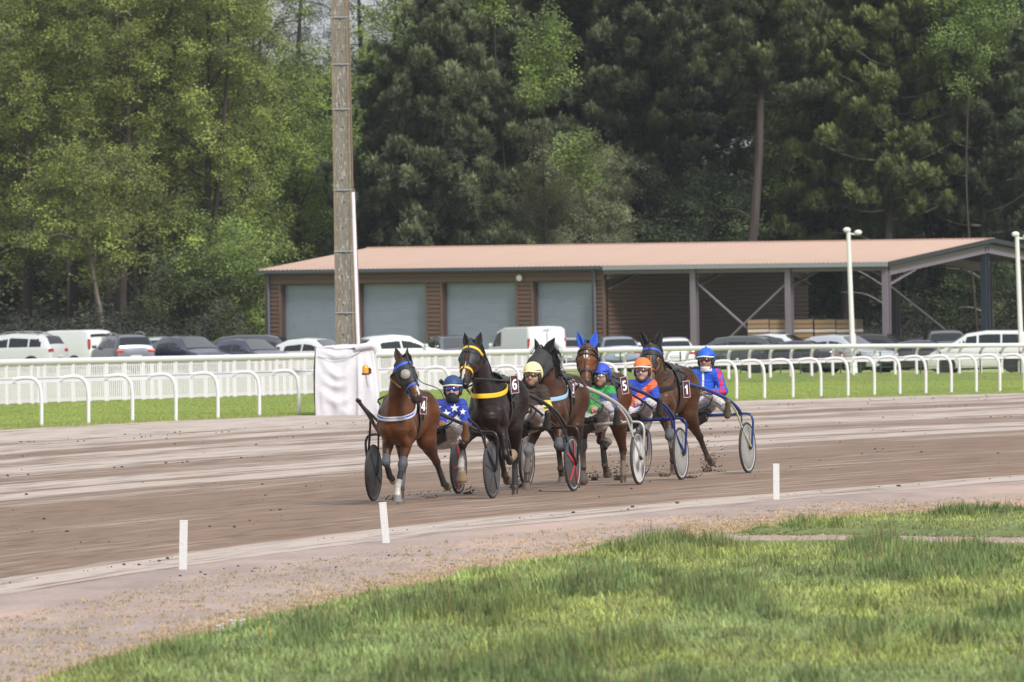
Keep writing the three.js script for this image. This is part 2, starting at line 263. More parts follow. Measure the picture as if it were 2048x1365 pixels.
{ // daisies and buttercups in the grass
  const flower = (petals, r) => { const list = []; for (let k = 0; k < petals; k++) { const g = new THREE.CircleGeometry(r * 0.55, 6); g.rotateX(-1.2); g.translate(0, 0, r * 0.6); g.rotateY(k / petals * 6.283); list.push(g); } const c = new THREE.SphereGeometry(r * 0.35, 6, 4); list.push(c); const g = join(list); g.translate(0, 0.1, 0); return join([g, rod(V(0, 0, 0), V(0, 0.1, 0), 0.0025, 0.002, 4)]); };
  const white = flower(8, 0.014), yellow = flower(5, 0.014), wm = M([0.75, 0.75, 0.74], 0.7, { side: THREE.DoubleSide }), ym = M([0.75, 0.52, 0.03], 0.6, { side: THREE.DoubleSide });
  const wf = [[434, 1279], [446, 1284], [462, 1275], [470, 1279], [466, 1283], [482, 1279], [488, 1277], [440, 1290]], yf = [[500, 1273], [538, 1284], [520, 1299], [541, 1308], [612, 1276], [1233, 1112], [1276, 1150]];
  for (const [x, y] of wf) { const p = gp(x, y + 6), o = obj('daisy', white, wm); o.position.set(p.x, meadowY(p.x, -p.z) - 0.005, p.z); tag(o, 'white daisy in the small patch at the lower left grass edge', 'flower', 'white daisies by the grass edge'); }
  for (const [x, y] of yf.slice(0, 5)) { const p = gp(x, y + 6), o = obj('buttercup', yellow, ym); o.position.set(p.x, meadowY(p.x, -p.z) - 0.005, p.z); tag(o, 'yellow buttercup standing in the grass right of the daisies', 'flower', 'yellow buttercups near the daisies'); }
  for (const [x, y] of yf.slice(5)) { const p = gp(x, y + 6), o = obj('buttercup', yellow, ym); o.position.set(p.x, meadowY(p.x, -p.z) - 0.005, p.z); tag(o, 'yellow buttercup by the middle of the grass edge far from the daisies', 'flower', 'yellow buttercups near the middle'); }
}
// ---------------------------------------------------------------- bodies: joined tapered capsules meshed as one smooth surface
// a primitive is { a, b, ra, rb, k (blend), c (colour), s: [sx, sy, sz] (flattening about a), n (dent: subtract) }
const P = (a, b, ra, rb, c, k = 0.06, s) => ({ a: V(...a), b: V(...b), ra, rb, c, k, s });
const Sp = (a, r, c, k = 0.05, s) => P(a, a, r, r, c, k, s);
function primD(p, x, y, z) {
  let ax = p.a.x, ay = p.a.y, az = p.a.z, px = x - ax, py = y - ay, pz = z - az, bx = p.b.x - ax, by = p.b.y - ay, bz = p.b.z - az, m = 1;
  if (p.s) { px /= p.s[0]; py /= p.s[1]; pz /= p.s[2]; bx /= p.s[0]; by /= p.s[1]; bz /= p.s[2]; m = Math.min(p.s[0], p.s[1], p.s[2]); }
  const bb = bx * bx + by * by + bz * bz; let t = bb > 1e-9 ? (px * bx + py * by + pz * bz) / bb : 0; t = t < 0 ? 0 : t > 1 ? 1 : t;
  const dx = px - bx * t, dy = py - by * t, dz = pz - bz * t;
  return (Math.sqrt(dx * dx + dy * dy + dz * dz) - (p.ra + (p.rb - p.ra) * t)) * m;
}
const smin = (a, b, k) => { const h = k - Math.abs(a - b); return h > 0 ? Math.min(a, b) - h * h / (4 * k) : Math.min(a, b); };
function sdf(prims, x, y, z, grow = 0) { let f = 9; for (const p of prims) { const d = primD(p, x, y, z); f = p.n ? Math.max(f, -d) : smin(f, d, p.k); } return f - grow; }
function hit(prims, o, dir, far = 2, grow = 0) { let t = 0; for (let i = 0; i < 60; i++) { const d = sdf(prims, o.x + dir.x * t, o.y + dir.y * t, o.z + dir.z * t, grow); if (d < 0.0015) return o.clone().addScaledVector(dir, t); t += d * 0.8; if (t > far) break; } return null; }
function meshBody(prims, cell, { grow = 0, clip = null, colour = null, smoothColour = 0.03 } = {}) {
  let lo = V(9, 9, 9), hi = V(-9, -9, -9);
  const ext = p => { const r = Math.max(p.ra, p.rb) + p.k * 0.3 + grow, s = p.s || [1, 1, 1]; return [V(Math.min(p.a.x, p.b.x) - r * s[0], Math.min(p.a.y, p.b.y) - r * s[1], Math.min(p.a.z, p.b.z) - r * s[2]), V(Math.max(p.a.x, p.b.x) + r * s[0], Math.max(p.a.y, p.b.y) + r * s[1], Math.max(p.a.z, p.b.z) + r * s[2])]; };
  for (const p of prims) { if (p.n) continue; const [l, h] = ext(p); lo.min(l); hi.max(h); }
  lo.subScalar(cell * 2.5); hi.addScalar(cell * 2.5);
  const nx = Math.ceil((hi.x - lo.x) / cell) + 1, ny = Math.ceil((hi.y - lo.y) / cell) + 1, nz = Math.ceil((hi.z - lo.z) / cell) + 1, sx = 1, sy = nx, sz = nx * ny;
  const F = new Float32Array(nx * ny * nz).fill(1);
  for (const p of prims) {
    const [l, h] = ext(p), pad = p.k * 0.8 + cell * 2.2 + grow;
    const i0 = Math.max(0, Math.floor((l.x - pad - lo.x) / cell)), i1 = Math.min(nx - 1, Math.ceil((h.x + pad - lo.x) / cell)), j0 = Math.max(0, Math.floor((l.y - pad - lo.y) / cell)), j1 = Math.min(ny - 1, Math.ceil((h.y + pad - lo.y) / cell)), k0 = Math.max(0, Math.floor((l.z - pad - lo.z) / cell)), k1 = Math.min(nz - 1, Math.ceil((h.z + pad - lo.z) / cell));
    for (let k = k0; k <= k1; k++) for (let j = j0; j <= j1; j++) for (let i = i0, q = k * sz + j * sy + i0; i <= i1; i++, q++) { const d = primD(p, lo.x + i * cell, lo.y + j * cell, lo.z + k * cell) - grow; F[q] = p.n ? Math.max(F[q], -d) : smin(F[q], d, p.k); }
  }
  if (clip) for (let k = 0, q = 0; k < nz; k++) for (let j = 0; j < ny; j++) for (let i = 0; i < nx; i++, q++) if (F[q] < 0.1) F[q] = Math.max(F[q], clip(lo.x + i * cell, lo.y + j * cell, lo.z + k * cell));
  const id = new Int32Array(nx * ny * nz).fill(-1), pos = [], ix = [];
  const E = [[0, 1], [0, 2], [0, 4], [1, 3], [1, 5], [2, 3], [2, 6], [3, 7], [4, 5], [4, 6], [5, 7], [6, 7]], off = [0, 1, sy, sy + 1, sz, sz + 1, sz + sy, sz + sy + 1];
  for (let k = 0; k < nz - 1; k++) for (let j = 0; j < ny - 1; j++) for (let i = 0; i < nx - 1; i++) {
    const q = k * sz + j * sy + i; let m = 0; for (let c = 0; c < 8; c++) if (F[q + off[c]] < 0) m |= 1 << c;
    if (m === 0 || m === 255) continue;
    let x = 0, y = 0, z = 0, n = 0;
    for (const [a, b] of E) { const fa = F[q + off[a]], fb = F[q + off[b]]; if ((fa < 0) === (fb < 0)) continue; const t = fa / (fa - fb); x += (a & 1) + ((b & 1) - (a & 1)) * t; y += (a >> 1 & 1) + ((b >> 1 & 1) - (a >> 1 & 1)) * t; z += (a >> 2) + ((b >> 2) - (a >> 2)) * t; n++; }
    id[q] = pos.length / 3; pos.push(lo.x + (i + x / n) * cell, lo.y + (j + y / n) * cell, lo.z + (k + z / n) * cell);
  }
  const quad = (a, b, c, d, flip) => { if (a < 0 || b < 0 || c < 0 || d < 0) return; flip ? ix.push(a, c, b, a, d, c) : ix.push(a, b, c, a, c, d); };
  for (let k = 1; k < nz - 1; k++) for (let j = 1; j < ny - 1; j++) for (let i = 1; i < nx - 1; i++) {
    const q = k * sz + j * sy + i, f = F[q] < 0;
    if (f !== F[q + sx] < 0) quad(id[q - sy - sz], id[q - sz], id[q], id[q - sy], !f);
    if (f !== F[q + sy] < 0) quad(id[q - sx - sz], id[q - sx], id[q], id[q - sz], !f);
    if (f !== F[q + sz] < 0) quad(id[q - sx - sy], id[q - sy], id[q], id[q - sx], !f);
  }
  const g = new THREE.BufferGeometry(); g.setAttribute('position', new THREE.Float32BufferAttribute(pos, 3)); g.setIndex(ix); g.computeVertexNormals();
  const col = new Float32Array(pos.length), uv = new Float32Array(pos.length / 3 * 2);
  for (let v = 0; v < pos.length; v += 3) {
    const x = pos[v], y = pos[v + 1], z = pos[v + 2]; let r = 0, gg = 0, b = 0, W = 0;
    for (const p of prims) { if (!p.c) continue; const d = primD(p, x, y, z) - grow; if (d > 0.12) continue; const w = Math.exp(-Math.max(d, -0.01) / smoothColour); r += p.c[0] * w; gg += p.c[1] * w; b += p.c[2] * w; W += w; }
    let c = W ? [r / W, gg / W, b / W] : [0.3, 0.3, 0.3]; if (colour) c = colour(x, y, z, c) || c;
    col[v] = c[0]; col[v + 1] = c[1]; col[v + 2] = c[2]; uv[v / 3 * 2] = x + z; uv[v / 3 * 2 + 1] = y;
  }
  g.setAttribute('color', new THREE.BufferAttribute(col, 3)); g.setAttribute('uv', new THREE.BufferAttribute(uv, 2));
  return g;
}
// a strap laid on a body: pts are outside points, each drawn in along its direction until it meets the surface
function strap(prims, rays, width, lift, { closed = false, far = 1.5, across = null } = {}) {
  const pts = []; for (const [o, d] of rays) { const h = hit(prims, o, d.clone().normalize(), far, lift); if (h) pts.push([h, d.clone().normalize().negate()]); }
  if (pts.length < 3) return new THREE.BufferGeometry();
  const n = pts.length, p = [], ix = [];
  for (let i = 0; i < n; i++) {
    const prev = pts[closed ? (i + n - 1) % n : Math.max(0, i - 1)][0], next = pts[closed ? (i + 1) % n : Math.min(n - 1, i + 1)][0], t = next.clone().sub(prev).normalize(), out = pts[i][1], s = (across ? across.clone() : t.clone().cross(out)).normalize().multiplyScalar(width / 2), q = pts[i][0], th = 0.006;
    for (const [a, b] of [[-1, -th], [-1, th], [1, th], [1, -th]]) { const w = q.clone().addScaledVector(s, a).addScaledVector(out, b); p.push(w.x, w.y, w.z); }
  }
  const m = closed ? n : n - 1; for (let i = 0; i < m; i++) for (let e = 0; e < 4; e++) { const a = i * 4 + e, b = i * 4 + (e + 1) % 4, c = ((i + 1) % n) * 4 + e, d = ((i + 1) % n) * 4 + (e + 1) % 4; ix.push(a, b, d, a, d, c); }
  const g = new THREE.BufferGeometry(); g.setAttribute('position', new THREE.Float32BufferAttribute(p, 3)); g.setIndex(ix); g.computeVertexNormals(); return g;
}
function ring(prims, centre, e1, e2, width, lift, n = 28, a0 = 0, a1 = Math.PI * 2, R = 0.7) {
  const rays = [], closed = a1 - a0 > 6.2, m = closed ? n : n + 1; for (let i = 0; i < m; i++) { const a = lerp(a0, a1, i / n), d = e1.clone().multiplyScalar(Math.cos(a)).addScaledVector(e2, Math.sin(a)); rays.push([centre.clone().addScaledVector(d, R), d.clone().negate()]); }
  return strap(prims, rays, width, lift, { closed, across: e1.clone().cross(e2) });
}
const cloth = new THREE.MeshStandardMaterial({ vertexColors: true, roughness: 0.75 });
{ // creases
  const t = dataTex(256, 256, (i, j) => { const w = 14 * noise(i / 64, j / 64, 4, 4, 4), a = noise((i + w) / 18, (j + w) / 42, 1, 0, 0), v = Math.abs(noise(i / 26 + w * 0.1, j / 14, 2, 0, 0) - 0.5) * 1.4 + 0.4 * a; return [v, v, v]; }, false); t.wrapS = t.wrapT = THREE.MirroredRepeatWrapping; t.repeat.set(3.2, 3.2); cloth.bumpMap = t; cloth.bumpScale = 0.022;
}
const skinMat = new THREE.MeshStandardMaterial({ vertexColors: true, roughness: 0.6 });
// ---------------------------------------------------------------- rails, markers, pole with cloth, lamp posts
const whitePaint = M([0.775, 0.745, 0.815], 0.5), whitePlastic = M([0.76, 0.73, 0.795], 0.45);
{ const t = dataTex(256, 256, (i, j) => { const g = noise(i / 40, j / 8, 1, 6, 32), d = noise(i / 5, j / 3, 2, 51, 85), k = 1 - 0.10 * smooth(0.5, 0.95, g) - 0.08 * d; return [k, k * 0.995, k * 0.985]; }); whitePaint.map = t; whitePlastic.map = t; }
const fx = [[-260, 872], [-170, 866], [-95, 861], [-10, 857], [83, 853], [177, 849], [265, 845], [352, 842], [436, 838], [519, 834], [598, 830.5], [676, 827.5], [752, 825], [827, 822.5], [900, 820], [971, 818], [1040, 816], [1107, 814], [1172, 811.5], [1236, 809.5], [1298, 807.5], [1358, 805.5], [1417, 803.5], [1474, 801.5], [1530, 799.5], [1587, 797], [1643, 794.5], [1697, 792.5], [1750, 790.5], [1801, 788.8], [1853, 787.2], [1904, 785.7], [1954, 784.3], [2001, 783], [2050, 781.8], [2098, 780.6], [2150, 779]];
{
  const root = thing('white_rail', 'low white racecourse rail of hooped posts along the far edge of the track', 'rail');
  const bases = fx.map(p => gp(...p)); const ends = [];
  bases.forEach((b, i) => {
    const n = bases[Math.min(i + 1, bases.length - 1)].clone().sub(bases[Math.max(0, i - 1)]).setY(0).normalize(); const out = V(n.z, 0, -n.x); if (out.z > 0) out.negate(); // away from the track
    const side = out.clone().multiplyScalar(0.62).add(n.clone().multiplyScalar(-0.12)), H = 1.13, p = (s, y) => b.clone().addScaledVector(side, s).add(V(0, y, 0));
    const post = obj('post', tube([p(0.02, -0.15), p(0, 0.3), p(0.0, 0.72), p(0.06, 0.93), p(0.25, 1.06), p(0.55, 1.09), p(1, 1.06)], 0.044, 26, 10), whitePlastic, root);
    obj('bracket', box(0.14, 0.1, 0.12, 0, 0, 0).translate(...p(1, 1.035).toArray()), M([0.5, 0.51, 0.5], 0.6), post);
    ends.push(p(1.04, 1.02));
  });
  for (let i = 0; i + 1 < ends.length; i++) {
    const a = ends[i], b = ends[i + 1], g = [bar(a.clone().add(V(0, -0.015, 0)), b.clone().add(V(0, -0.015, 0)), 0.07, 0.075), bar(a.clone().add(V(0, 0.065, 0)), b.clone().add(V(0, 0.065, 0)), 0.05, 0.03)];
    const r = obj('rail', g, whitePlastic, root); obj('groove', bar(a.clone().add(V(0, 0.036, 0)), b.clone().add(V(0, 0.036, 0)), 0.055, 0.025), M([0.3, 0.31, 0.31], 0.7), r);
  }
}
{ // outer rail: picket panels to the left, hooped posts to the right, one thick white rail on top
  const line = [[-300, 826], [-150, 818], [0, 810.5], [160, 804], [320, 799], [480, 793.5], [640, 788], [800, 783], [960, 778], [1060, 775], [1160, 772], [1300, 766], [1450, 759.5], [1560, 755.5], [1660, 752], [1760, 750], [1860, 748.5], [1960, 747.5], [2060, 746.5], [2160, 745.5]].map(p => gp(...p));
  const path = new THREE.CatmullRomCurve3(line, false, 'centripetal'), L = path.getLength(), H = 1.22;
  const tops = Array.from({ length: 80 }, (_, i) => path.getPointAt(i / 79).add(V(0, H - 0.02, 0)));
  const root = thing('picket_rail', 'outer white rail with picket panels on the left behind the grass strip', 'rail');
  obj('top_rail', tube(tops, 0.092, 200, 10), whitePlastic, root);
  const panelEnd = (() => { for (let i = 0; i < 500; i++) { const q = path.getPointAt(i / 500); if ((q.x / -q.z) * LENS > 20) return i / 500 * L; } })();
  let s = 0.2; const step = 1.42;
  for (; s < panelEnd; s += step) {
    const a = path.getPointAt(s / L), b = path.getPointAt(Math.min(1, (s + step) / L)), t = b.clone().sub(a).normalize(), f = t.clone().cross(V(0, 1, 0)), ry = Math.atan2(-t.z, t.x);
    const put = g => { g.rotateY(ry); g.translate(a.x, a.y, a.z); return g; };
    obj('post', put(rbox(0.24, H - 0.05, 0.07, 0.012, 0, (H - 0.05) / 2 - 0.03, 0)), whitePaint, root);
    const pickets = [], w = step - 0.24, n = 8, mid = rnd() < 0.34; for (let k = 0; k < n; k++) pickets.push(box(0.086, H - 0.13, 0.008, 0.12 + w * (k + 0.5) / n, (H - 0.13) / 2 + 0.02, 0));
    pickets.push(box(w, 0.1, 0.04, step / 2, 0.07, -0.03), box(w, 0.05, 0.04, step / 2, H - 0.17, -0.03)); if (mid) pickets.push(box(0.15, H - 0.15, 0.06, step / 2, (H - 0.15) / 2, 0.01));
    const p = obj('picket_panel', put(join(pickets)), whitePaint, root); p.userData.kind = 'stuff';
  }
  const pxAt = q => { const c = path.getPointAt(clamp(q / L, 0, 1)); return c.x / -c.z * LENS; };
  for (let s0 = s; s < L - 1; s0 = s) { while (s < L - 1 && pxAt(s) - pxAt(s0) < 41) s += 0.1; if (s >= L - 1) break;
    const a = path.getPointAt(s / L), b = path.getPointAt((s + 0.5) / L), t = b.clone().sub(a).setY(0).normalize(), out = V(t.z, 0, -t.x); if (out.z < 0) out.negate();
    const back = out.clone().multiplyScalar(-0.3).add(t.clone().multiplyScalar(-0.12)), p = (k, y) => a.clone().addScaledVector(back, k).add(V(0, y, 0));
    obj('post', tube([p(1, -0.1), p(1, 0.5), p(0.95, 0.9), p(0.7, 1.1), p(0.1, H - 0.03)], 0.06, 20, 8), whitePlastic, root);
  }
  // low wire fence between rail and cars on the right
  const w = thing('wire_fence', 'thin green wire fence between the outer rail and the parked cars', 'fence'), wm = M([0.03, 0.06, 0.04], 0.6);
  const wp = [[1000, 0], [1120, 0], [1240, 0], [1360, 0], [1480, 0], [1600, 0], [1720, 0], [1840, 0], [1960, 0], [2080, 0]].map(([x]) => gd(x, 396));
  wp.forEach((b, i) => { for (let k = 0; k < 3; k++) { const q = b.clone().lerp(wp[Math.min(i + 1, wp.length - 1)], k / 3); if (i === wp.length - 1 && k) continue; obj('post', rod(q.clone().add(V(0, -0.1, 0)), q.clone().add(V(0, 0.95, 0)), 0.03), wm, w); } });
  for (const h of [0.3, 0.6, 0.9]) for (let i = 0; i + 1 < wp.length; i++) obj('wire', rod(wp[i].clone().add(V(0, h, 0)), wp[i + 1].clone().add(V(0, h, 0)), 0.008, 0.008, 4), wm, w);
}
const postPaint = M([0.66, 0.655, 0.66], 0.6, { map: whitePaint.map });
// white marker posts by the near edge of the track
for (const [x, y, h, lean, lab] of [[365, 1141, 0.465, -0.045, 'white marker post at the track edge furthest to the left'], [772, 1087.5, 0.42, 0.06, 'white marker post standing just in front of the leading horse'], [1553, 1000.5, 0.435, -0.02, 'white marker post at the track edge on the right']]) {
  const p = gp(x, y), o = thing('marker_post', lab, 'marker post', [p.x, p.y, p.z]); const g = rbox(0.078, h + 0.1, 0.035, 0.006, 0, (h - 0.1) / 2, 0); o.rotation.z = lean; obj('board', g, postPaint, o); obj('post_cap', rbox(0.082, 0.012, 0.039, 0.004, 0, h + 0.004, 0), M([0.66, 0.67, 0.66], 0.5), o);
}
{ // the tall pole and the sheet round its foot
  const b = gp(697, 830), root = thing('pole', 'tall weathered timber pole with steel bands rising behind the track rail', 'pole', [b.x - 0.05, b.y, b.z - 0.3]); root.rotation.z = -0.008;
  const tm = dataTex(256, 1024, (i, j) => { const g = noise(i / 6, j / 60, 1, 43, 17), f = noise(i / 2, j / 26, 2, 128, 40), k = noise(i / 40, j / 70, 3, 6, 15), lich = smooth(0.62, 0.85, noise(i / 14, j / 22, 4, 18, 46)); const v = 0.7 + 0.35 * (g - 0.5) + 0.35 * (f - 0.5); const c = [0.275 * v, 0.25 * v, 0.215 * v], m = 0.55 * k; return [lerp(c[0], 0.205 * v, m) + 0.14 * lich, lerp(c[1], 0.19 * v, m) + 0.14 * lich, lerp(c[2], 0.155 * v, m) + 0.13 * lich]; });
  const wood = M([1, 1, 1], 0.95, { map: tm, bumpMap: tm, bumpScale: 0.02 }), edge = M([1.12, 1.0, 0.86], 0.95, { map: tm, bumpMap: tm, bumpScale: 0.02 });
  const H = 13.5, wAt = y => lerp(0.245, 0.19, y / H), taper = (x0, x1, z0, z1) => { const s = new THREE.BoxGeometry(1, H, 1, 1, 24, 1), p = s.attributes.position, uv = s.attributes.uv; for (let i = 0; i < p.count; i++) { const y = p.getY(i) + H / 2, w = wAt(y); p.setXYZ(i, lerp(x0, x1, p.getX(i) + 0.5) * w, y, lerp(z0, z1, p.getZ(i) + 0.5) * w); } s.computeVertexNormals(); for (let i = 0; i < uv.count; i++) uv.setXY(i, uv.getX(i) * 0.8, uv.getY(i) * 3.2); return s; };
  obj('shaft', taper(-0.72, 0.72, -0.75, 0.75), wood, root); obj('flange', taper(-1, -0.72, -0.85, 0.85), edge, root); obj('flange', taper(0.72, 1, -0.85, 0.85), edge, root);
  for (let y = 0.8; y < 12; y += 0.62) { const hole = new THREE.CylinderGeometry(0.018, 0.018, 0.02, 10); hole.rotateX(Math.PI / 2); hole.translate(rr(-0.05, 0.05), y + rr(-0.1, 0.1), 0.752 * wAt(y) - 0.004); obj('bolt_hole', hole, M([0.01, 0.01, 0.01], 1), root); }
  for (const yy of [626, 503, 380, 218, 128, 34]) { const y = (830 - yy) / LENS * -b.z, w = wAt(y) * 1.02 + 0.008; obj('steel_band', [rbox(2 * w, 0.035, 2 * w * 0.87, 0.01, 0, y, 0), box(0.05, 0.05, 0.03, w * 0.2, y, w * 0.87)], M([0.34, 0.35, 0.37], 0.4, { metalness: 0.7 }), root); }
  const w0 = 0.31; obj('conduit', rod(V(w0 + 0.02, 0.4, 0.16), V(wAt(5) + 0.02, 5.42, 0.15), 0.05, 0.05, 12), whitePlastic, root); obj('cable', [rod(V(wAt(5) + 0.02, 5.4, 0.13), V(wAt(13) + 0.01, 13.3, 0.1), 0.022, 0.02), rod(V(w0 + 0.10, 0.3, 0.1), V(wAt(5) + 0.06, 5.5, 0.08), 0.015)], M([0.18, 0.13, 0.1], 0.8), root);
  // the sheet: a loose box of cloth, sagging in swags on its front
  const q = gp(694, 831), sheet = thing('cloth_sheet', 'white cloth sheet wrapped round the foot of the tall pole', 'sheet', [q.x, q.y, q.z + 0.05]);
  const W = 0.70, D = 0.42, SH = 1.64;
  const FOLDS = [[0.075, 0.05, [[0.03, 0.97], [0.13, 0.78], [0.27, 0.62], [0.42, 0.60], [0.56, 0.74], [0.66, 0.96]]], [0.065, 0.045, [[0.03, 0.70], [0.14, 0.54], [0.28, 0.44], [0.44, 0.46], [0.62, 0.70]]], [0.055, 0.05, [[0.04, 0.56], [0.16, 0.32], [0.34, 0.20], [0.52, 0.26], [0.66, 0.5]]], [0.05, 0.04, [[0.06, 1.0], [0.22, 0.90], [0.40, 0.89], [0.6, 1.0]]], [0.04, 0.05, [[0.3, 0.2], [0.5, 0.05], [0.62, 0.22]]], [0.045, 0.03, [[0.74, 0.98], [0.72, 0.6], [0.75, 0.02]]], [0.04, 0.035, [[0.86, 0.95], [0.9, 0.5], [0.95, 0.02]]], [0.035, 0.03, [[0.1, 0.4], [0.13, 0.02]]]].map(([a, w, p]) => [a, w, new THREE.CatmullRomCurve3(p.map(q => V(q[0], q[1], 0))).getPoints(14).map(q => [q.x, q.y])]);
  const foldAt = (u, v) => { // u along the front 0..1, v height 0..1
    let f = 0; for (const [amp, w, pts] of FOLDS) { let best = 9, bt = 0; for (let k = 0; k + 1 < pts.length; k++) { const [ax, ay] = pts[k], [bx, by] = pts[k + 1], t = clamp(((u - ax) * (bx - ax) * 0.73 + (v - ay) * (by - ay)) / ((bx - ax) ** 2 * 0.73 + (by - ay) ** 2), 0, 1), dd = Math.hypot((u - ax - (bx - ax) * t) * 0.85, v - ay - (by - ay) * t); if (dd < best) { best = dd; bt = (k + t) / (pts.length - 1); } }
      const e = Math.sin(Math.PI * clamp(bt * 0.9 + 0.05, 0, 1)); f += amp * e * Math.exp(-Math.pow(best / (w * 1.35), 2)) ; }
    f += 0.018 * Math.sin(u * 15 + v * 2 + 2 * fbm(u * 3, v * 3, 1.5)) * (1 - v) + 0.01 * Math.sin(u * 37 + 1.5) * (1 - v);
    f += 0.05 * Math.exp(-Math.pow((u - 0.69 - 0.03 * v) / 0.018, 2)) * (0.2 + 0.8 * (1 - v)); f += 0.035 * (fbm(u * 5, v * 6, 2.5) - 0.5); return f * 1.1 - 0.03; };
  const around = (t, v) => { // t 0..1 round the box: front (left to right), right, back, left
    const flare = 1 + 0.07 * (1 - v) + 0.03 * Math.sin(t * 25 + v * 3), c = [[-W, D], [W, D], [W, -D], [-W, -D], [-W, D]], L = [2 * W, 2 * D, 2 * W, 2 * D], tot = 4 * (W + D); let s = t * tot, k = 0; while (k < 3 && s > L[k]) { s -= L[k]; k++; } const u = clamp(s / L[k], 0, 1), x = lerp(c[k][0], c[k + 1][0], u), z = lerp(c[k][1], c[k + 1][1], u); const f = k === 0 ? foldAt(u, v) * Math.sin(Math.min(1, Math.min(u, 1 - u) * 8) * 1.57) : 0.04 * (fbm(t * 40, v * 5, 6.5) - 0.5);
    const nx = k === 1 ? 1 : k === 3 ? -1 : 0, nz = k === 0 ? 1 : k === 2 ? -1 : 0, topY = SH + 0.05 * Math.sin(t * 21) - (k === 0 ? 0.10 * Math.exp(-Math.pow((u - 0.36) / 0.2, 2)) * 0.5 : 0), bulge = 0.04 * Math.sin(Math.PI * v); return V(x * flare + nx * (f + bulge), v * topY, z * flare + nz * (f + bulge)); };
  const clothM = M([0.61, 0.60, 0.64], 0.85, { side: THREE.DoubleSide });
  obj('cloth', surfaceGrid(220, 90, (t, v) => around(t, v)), clothM, sheet);
  obj('cloth_top', surfaceGrid(40, 16, (u, v) => { const e = Math.max(Math.abs(u * 2 - 1), Math.abs(v * 2 - 1)); return V((u * 2 - 1) * W * 1.0, SH + 0.06 - 0.07 * e * e + 0.04 * fbm(u * 6, v * 4, 3.5) - (Math.abs(u - 0.5) < 0.2 && v > 0.5 ? 0.03 : 0), (v * 2 - 1) * D); }), clothM, sheet);
  obj('cloth_fold', tube([V(0.25, SH - 0.02, D + 0.02), V(0.45, SH + 0.02, D + 0.04), V(0.66, SH + 0.03, D), V(0.74, SH - 0.12, D - 0.1)], 0.075, 20, 10), clothM, sheet);
  obj('rope', tube([V(-0.68, SH - 0.2, D + 0.05), V(-0.3, SH - 0.27, D + 0.075), V(0.1, SH - 0.23, D + 0.07), V(0.4, SH - 0.1, D + 0.06)], 0.008, 20, 6), M([0.2, 0.2, 0.2], 0.8), sheet);
  const lp = at(731, 747, 223.0), lamp = thing('beacon_lamp', 'amber beacon lamp fixed in front of the white sheet', 'lamp', lp.toArray());
  const dome = new THREE.LatheGeometry([[0, 0.2], [0.04, 0.195], [0.068, 0.17], [0.078, 0.12], [0.085, 0.0]].map(p => new THREE.Vector2(...p)), 20); obj('amber_dome', dome, new THREE.MeshPhysicalMaterial({ color: new THREE.Color().setRGB(0.85, 0.30, 0.01), roughness: 0.25, clearcoat: 0.5 }), lamp);
  obj('lamp_base', [new THREE.CylinderGeometry(0.092, 0.092, 0.05, 18).translate(0, -0.02, 0)], M([0.04, 0.04, 0.045], 0.5), lamp); obj('bracket', [rod(V(0, -0.04, 0), V(0.02, -0.22, -0.12), 0.012), rod(V(0.02, -0.22, -0.12), V(0.06, -0.34, -0.14), 0.012)], M([0.4, 0.4, 0.42], 0.4, { metalness: 0.6 }), lamp);
  const bx = at(739.5, 743, 223.0), cam = thing('junction_box', 'small black box beside the amber beacon', 'box', bx.toArray()); obj('casing', [rbox(0.07, 0.13, 0.06, 0.01, 0, 0, 0), rbox(0.05, 0.06, 0.07, 0.01, 0.01, -0.03, 0.02)], M([0.015, 0.015, 0.017], 0.5), cam); obj('lid', rbox(0.062, 0.03, 0.064, 0.008, -0.012, 0.07, 0), M([0.02, 0.02, 0.022], 0.5), cam);
}
for (const [x, h, lab] of [[1706, 6.15, 'white lamp post with two small floodlights in front of the open shed bay'], [2043, 5.95, 'white lamp post with two small floodlights at the right edge of the picture']]) {
  const d = 402, p = gd(x, d), o = thing('lamp_post', lab, 'lamp post', [p.x, p.y, p.z]); o.rotation.z = 0.012;
  const lm = M([0.68, 0.67, 0.68], 0.6); obj('column', [rod(V(0, 0, 0), V(0, h, 0), 0.115, 0.09, 12), new THREE.CylinderGeometry(0.16, 0.18, 0.5, 12).translate(0, 0.25, 0)], lm, o); obj('cable_cover', rbox(0.22, 0.9, 0.2, 0.03, 0.03, 1.25, 0.12), whitePlastic, o);
  obj('arm', rod(V(-0.05, h - 0.12, 0), V(0.36, h - 0.16, 0.05), 0.04), lm, o);
  for (const [sx, sy] of [[-0.06, 0.05], [0.42, -0.08]]) { const g = new THREE.SphereGeometry(0.16, 14, 10); g.scale(1.05, 0.72, 0.9); g.translate(sx, h + sy, 0.06); obj('lamp_head', g, whitePlastic, o); }
}
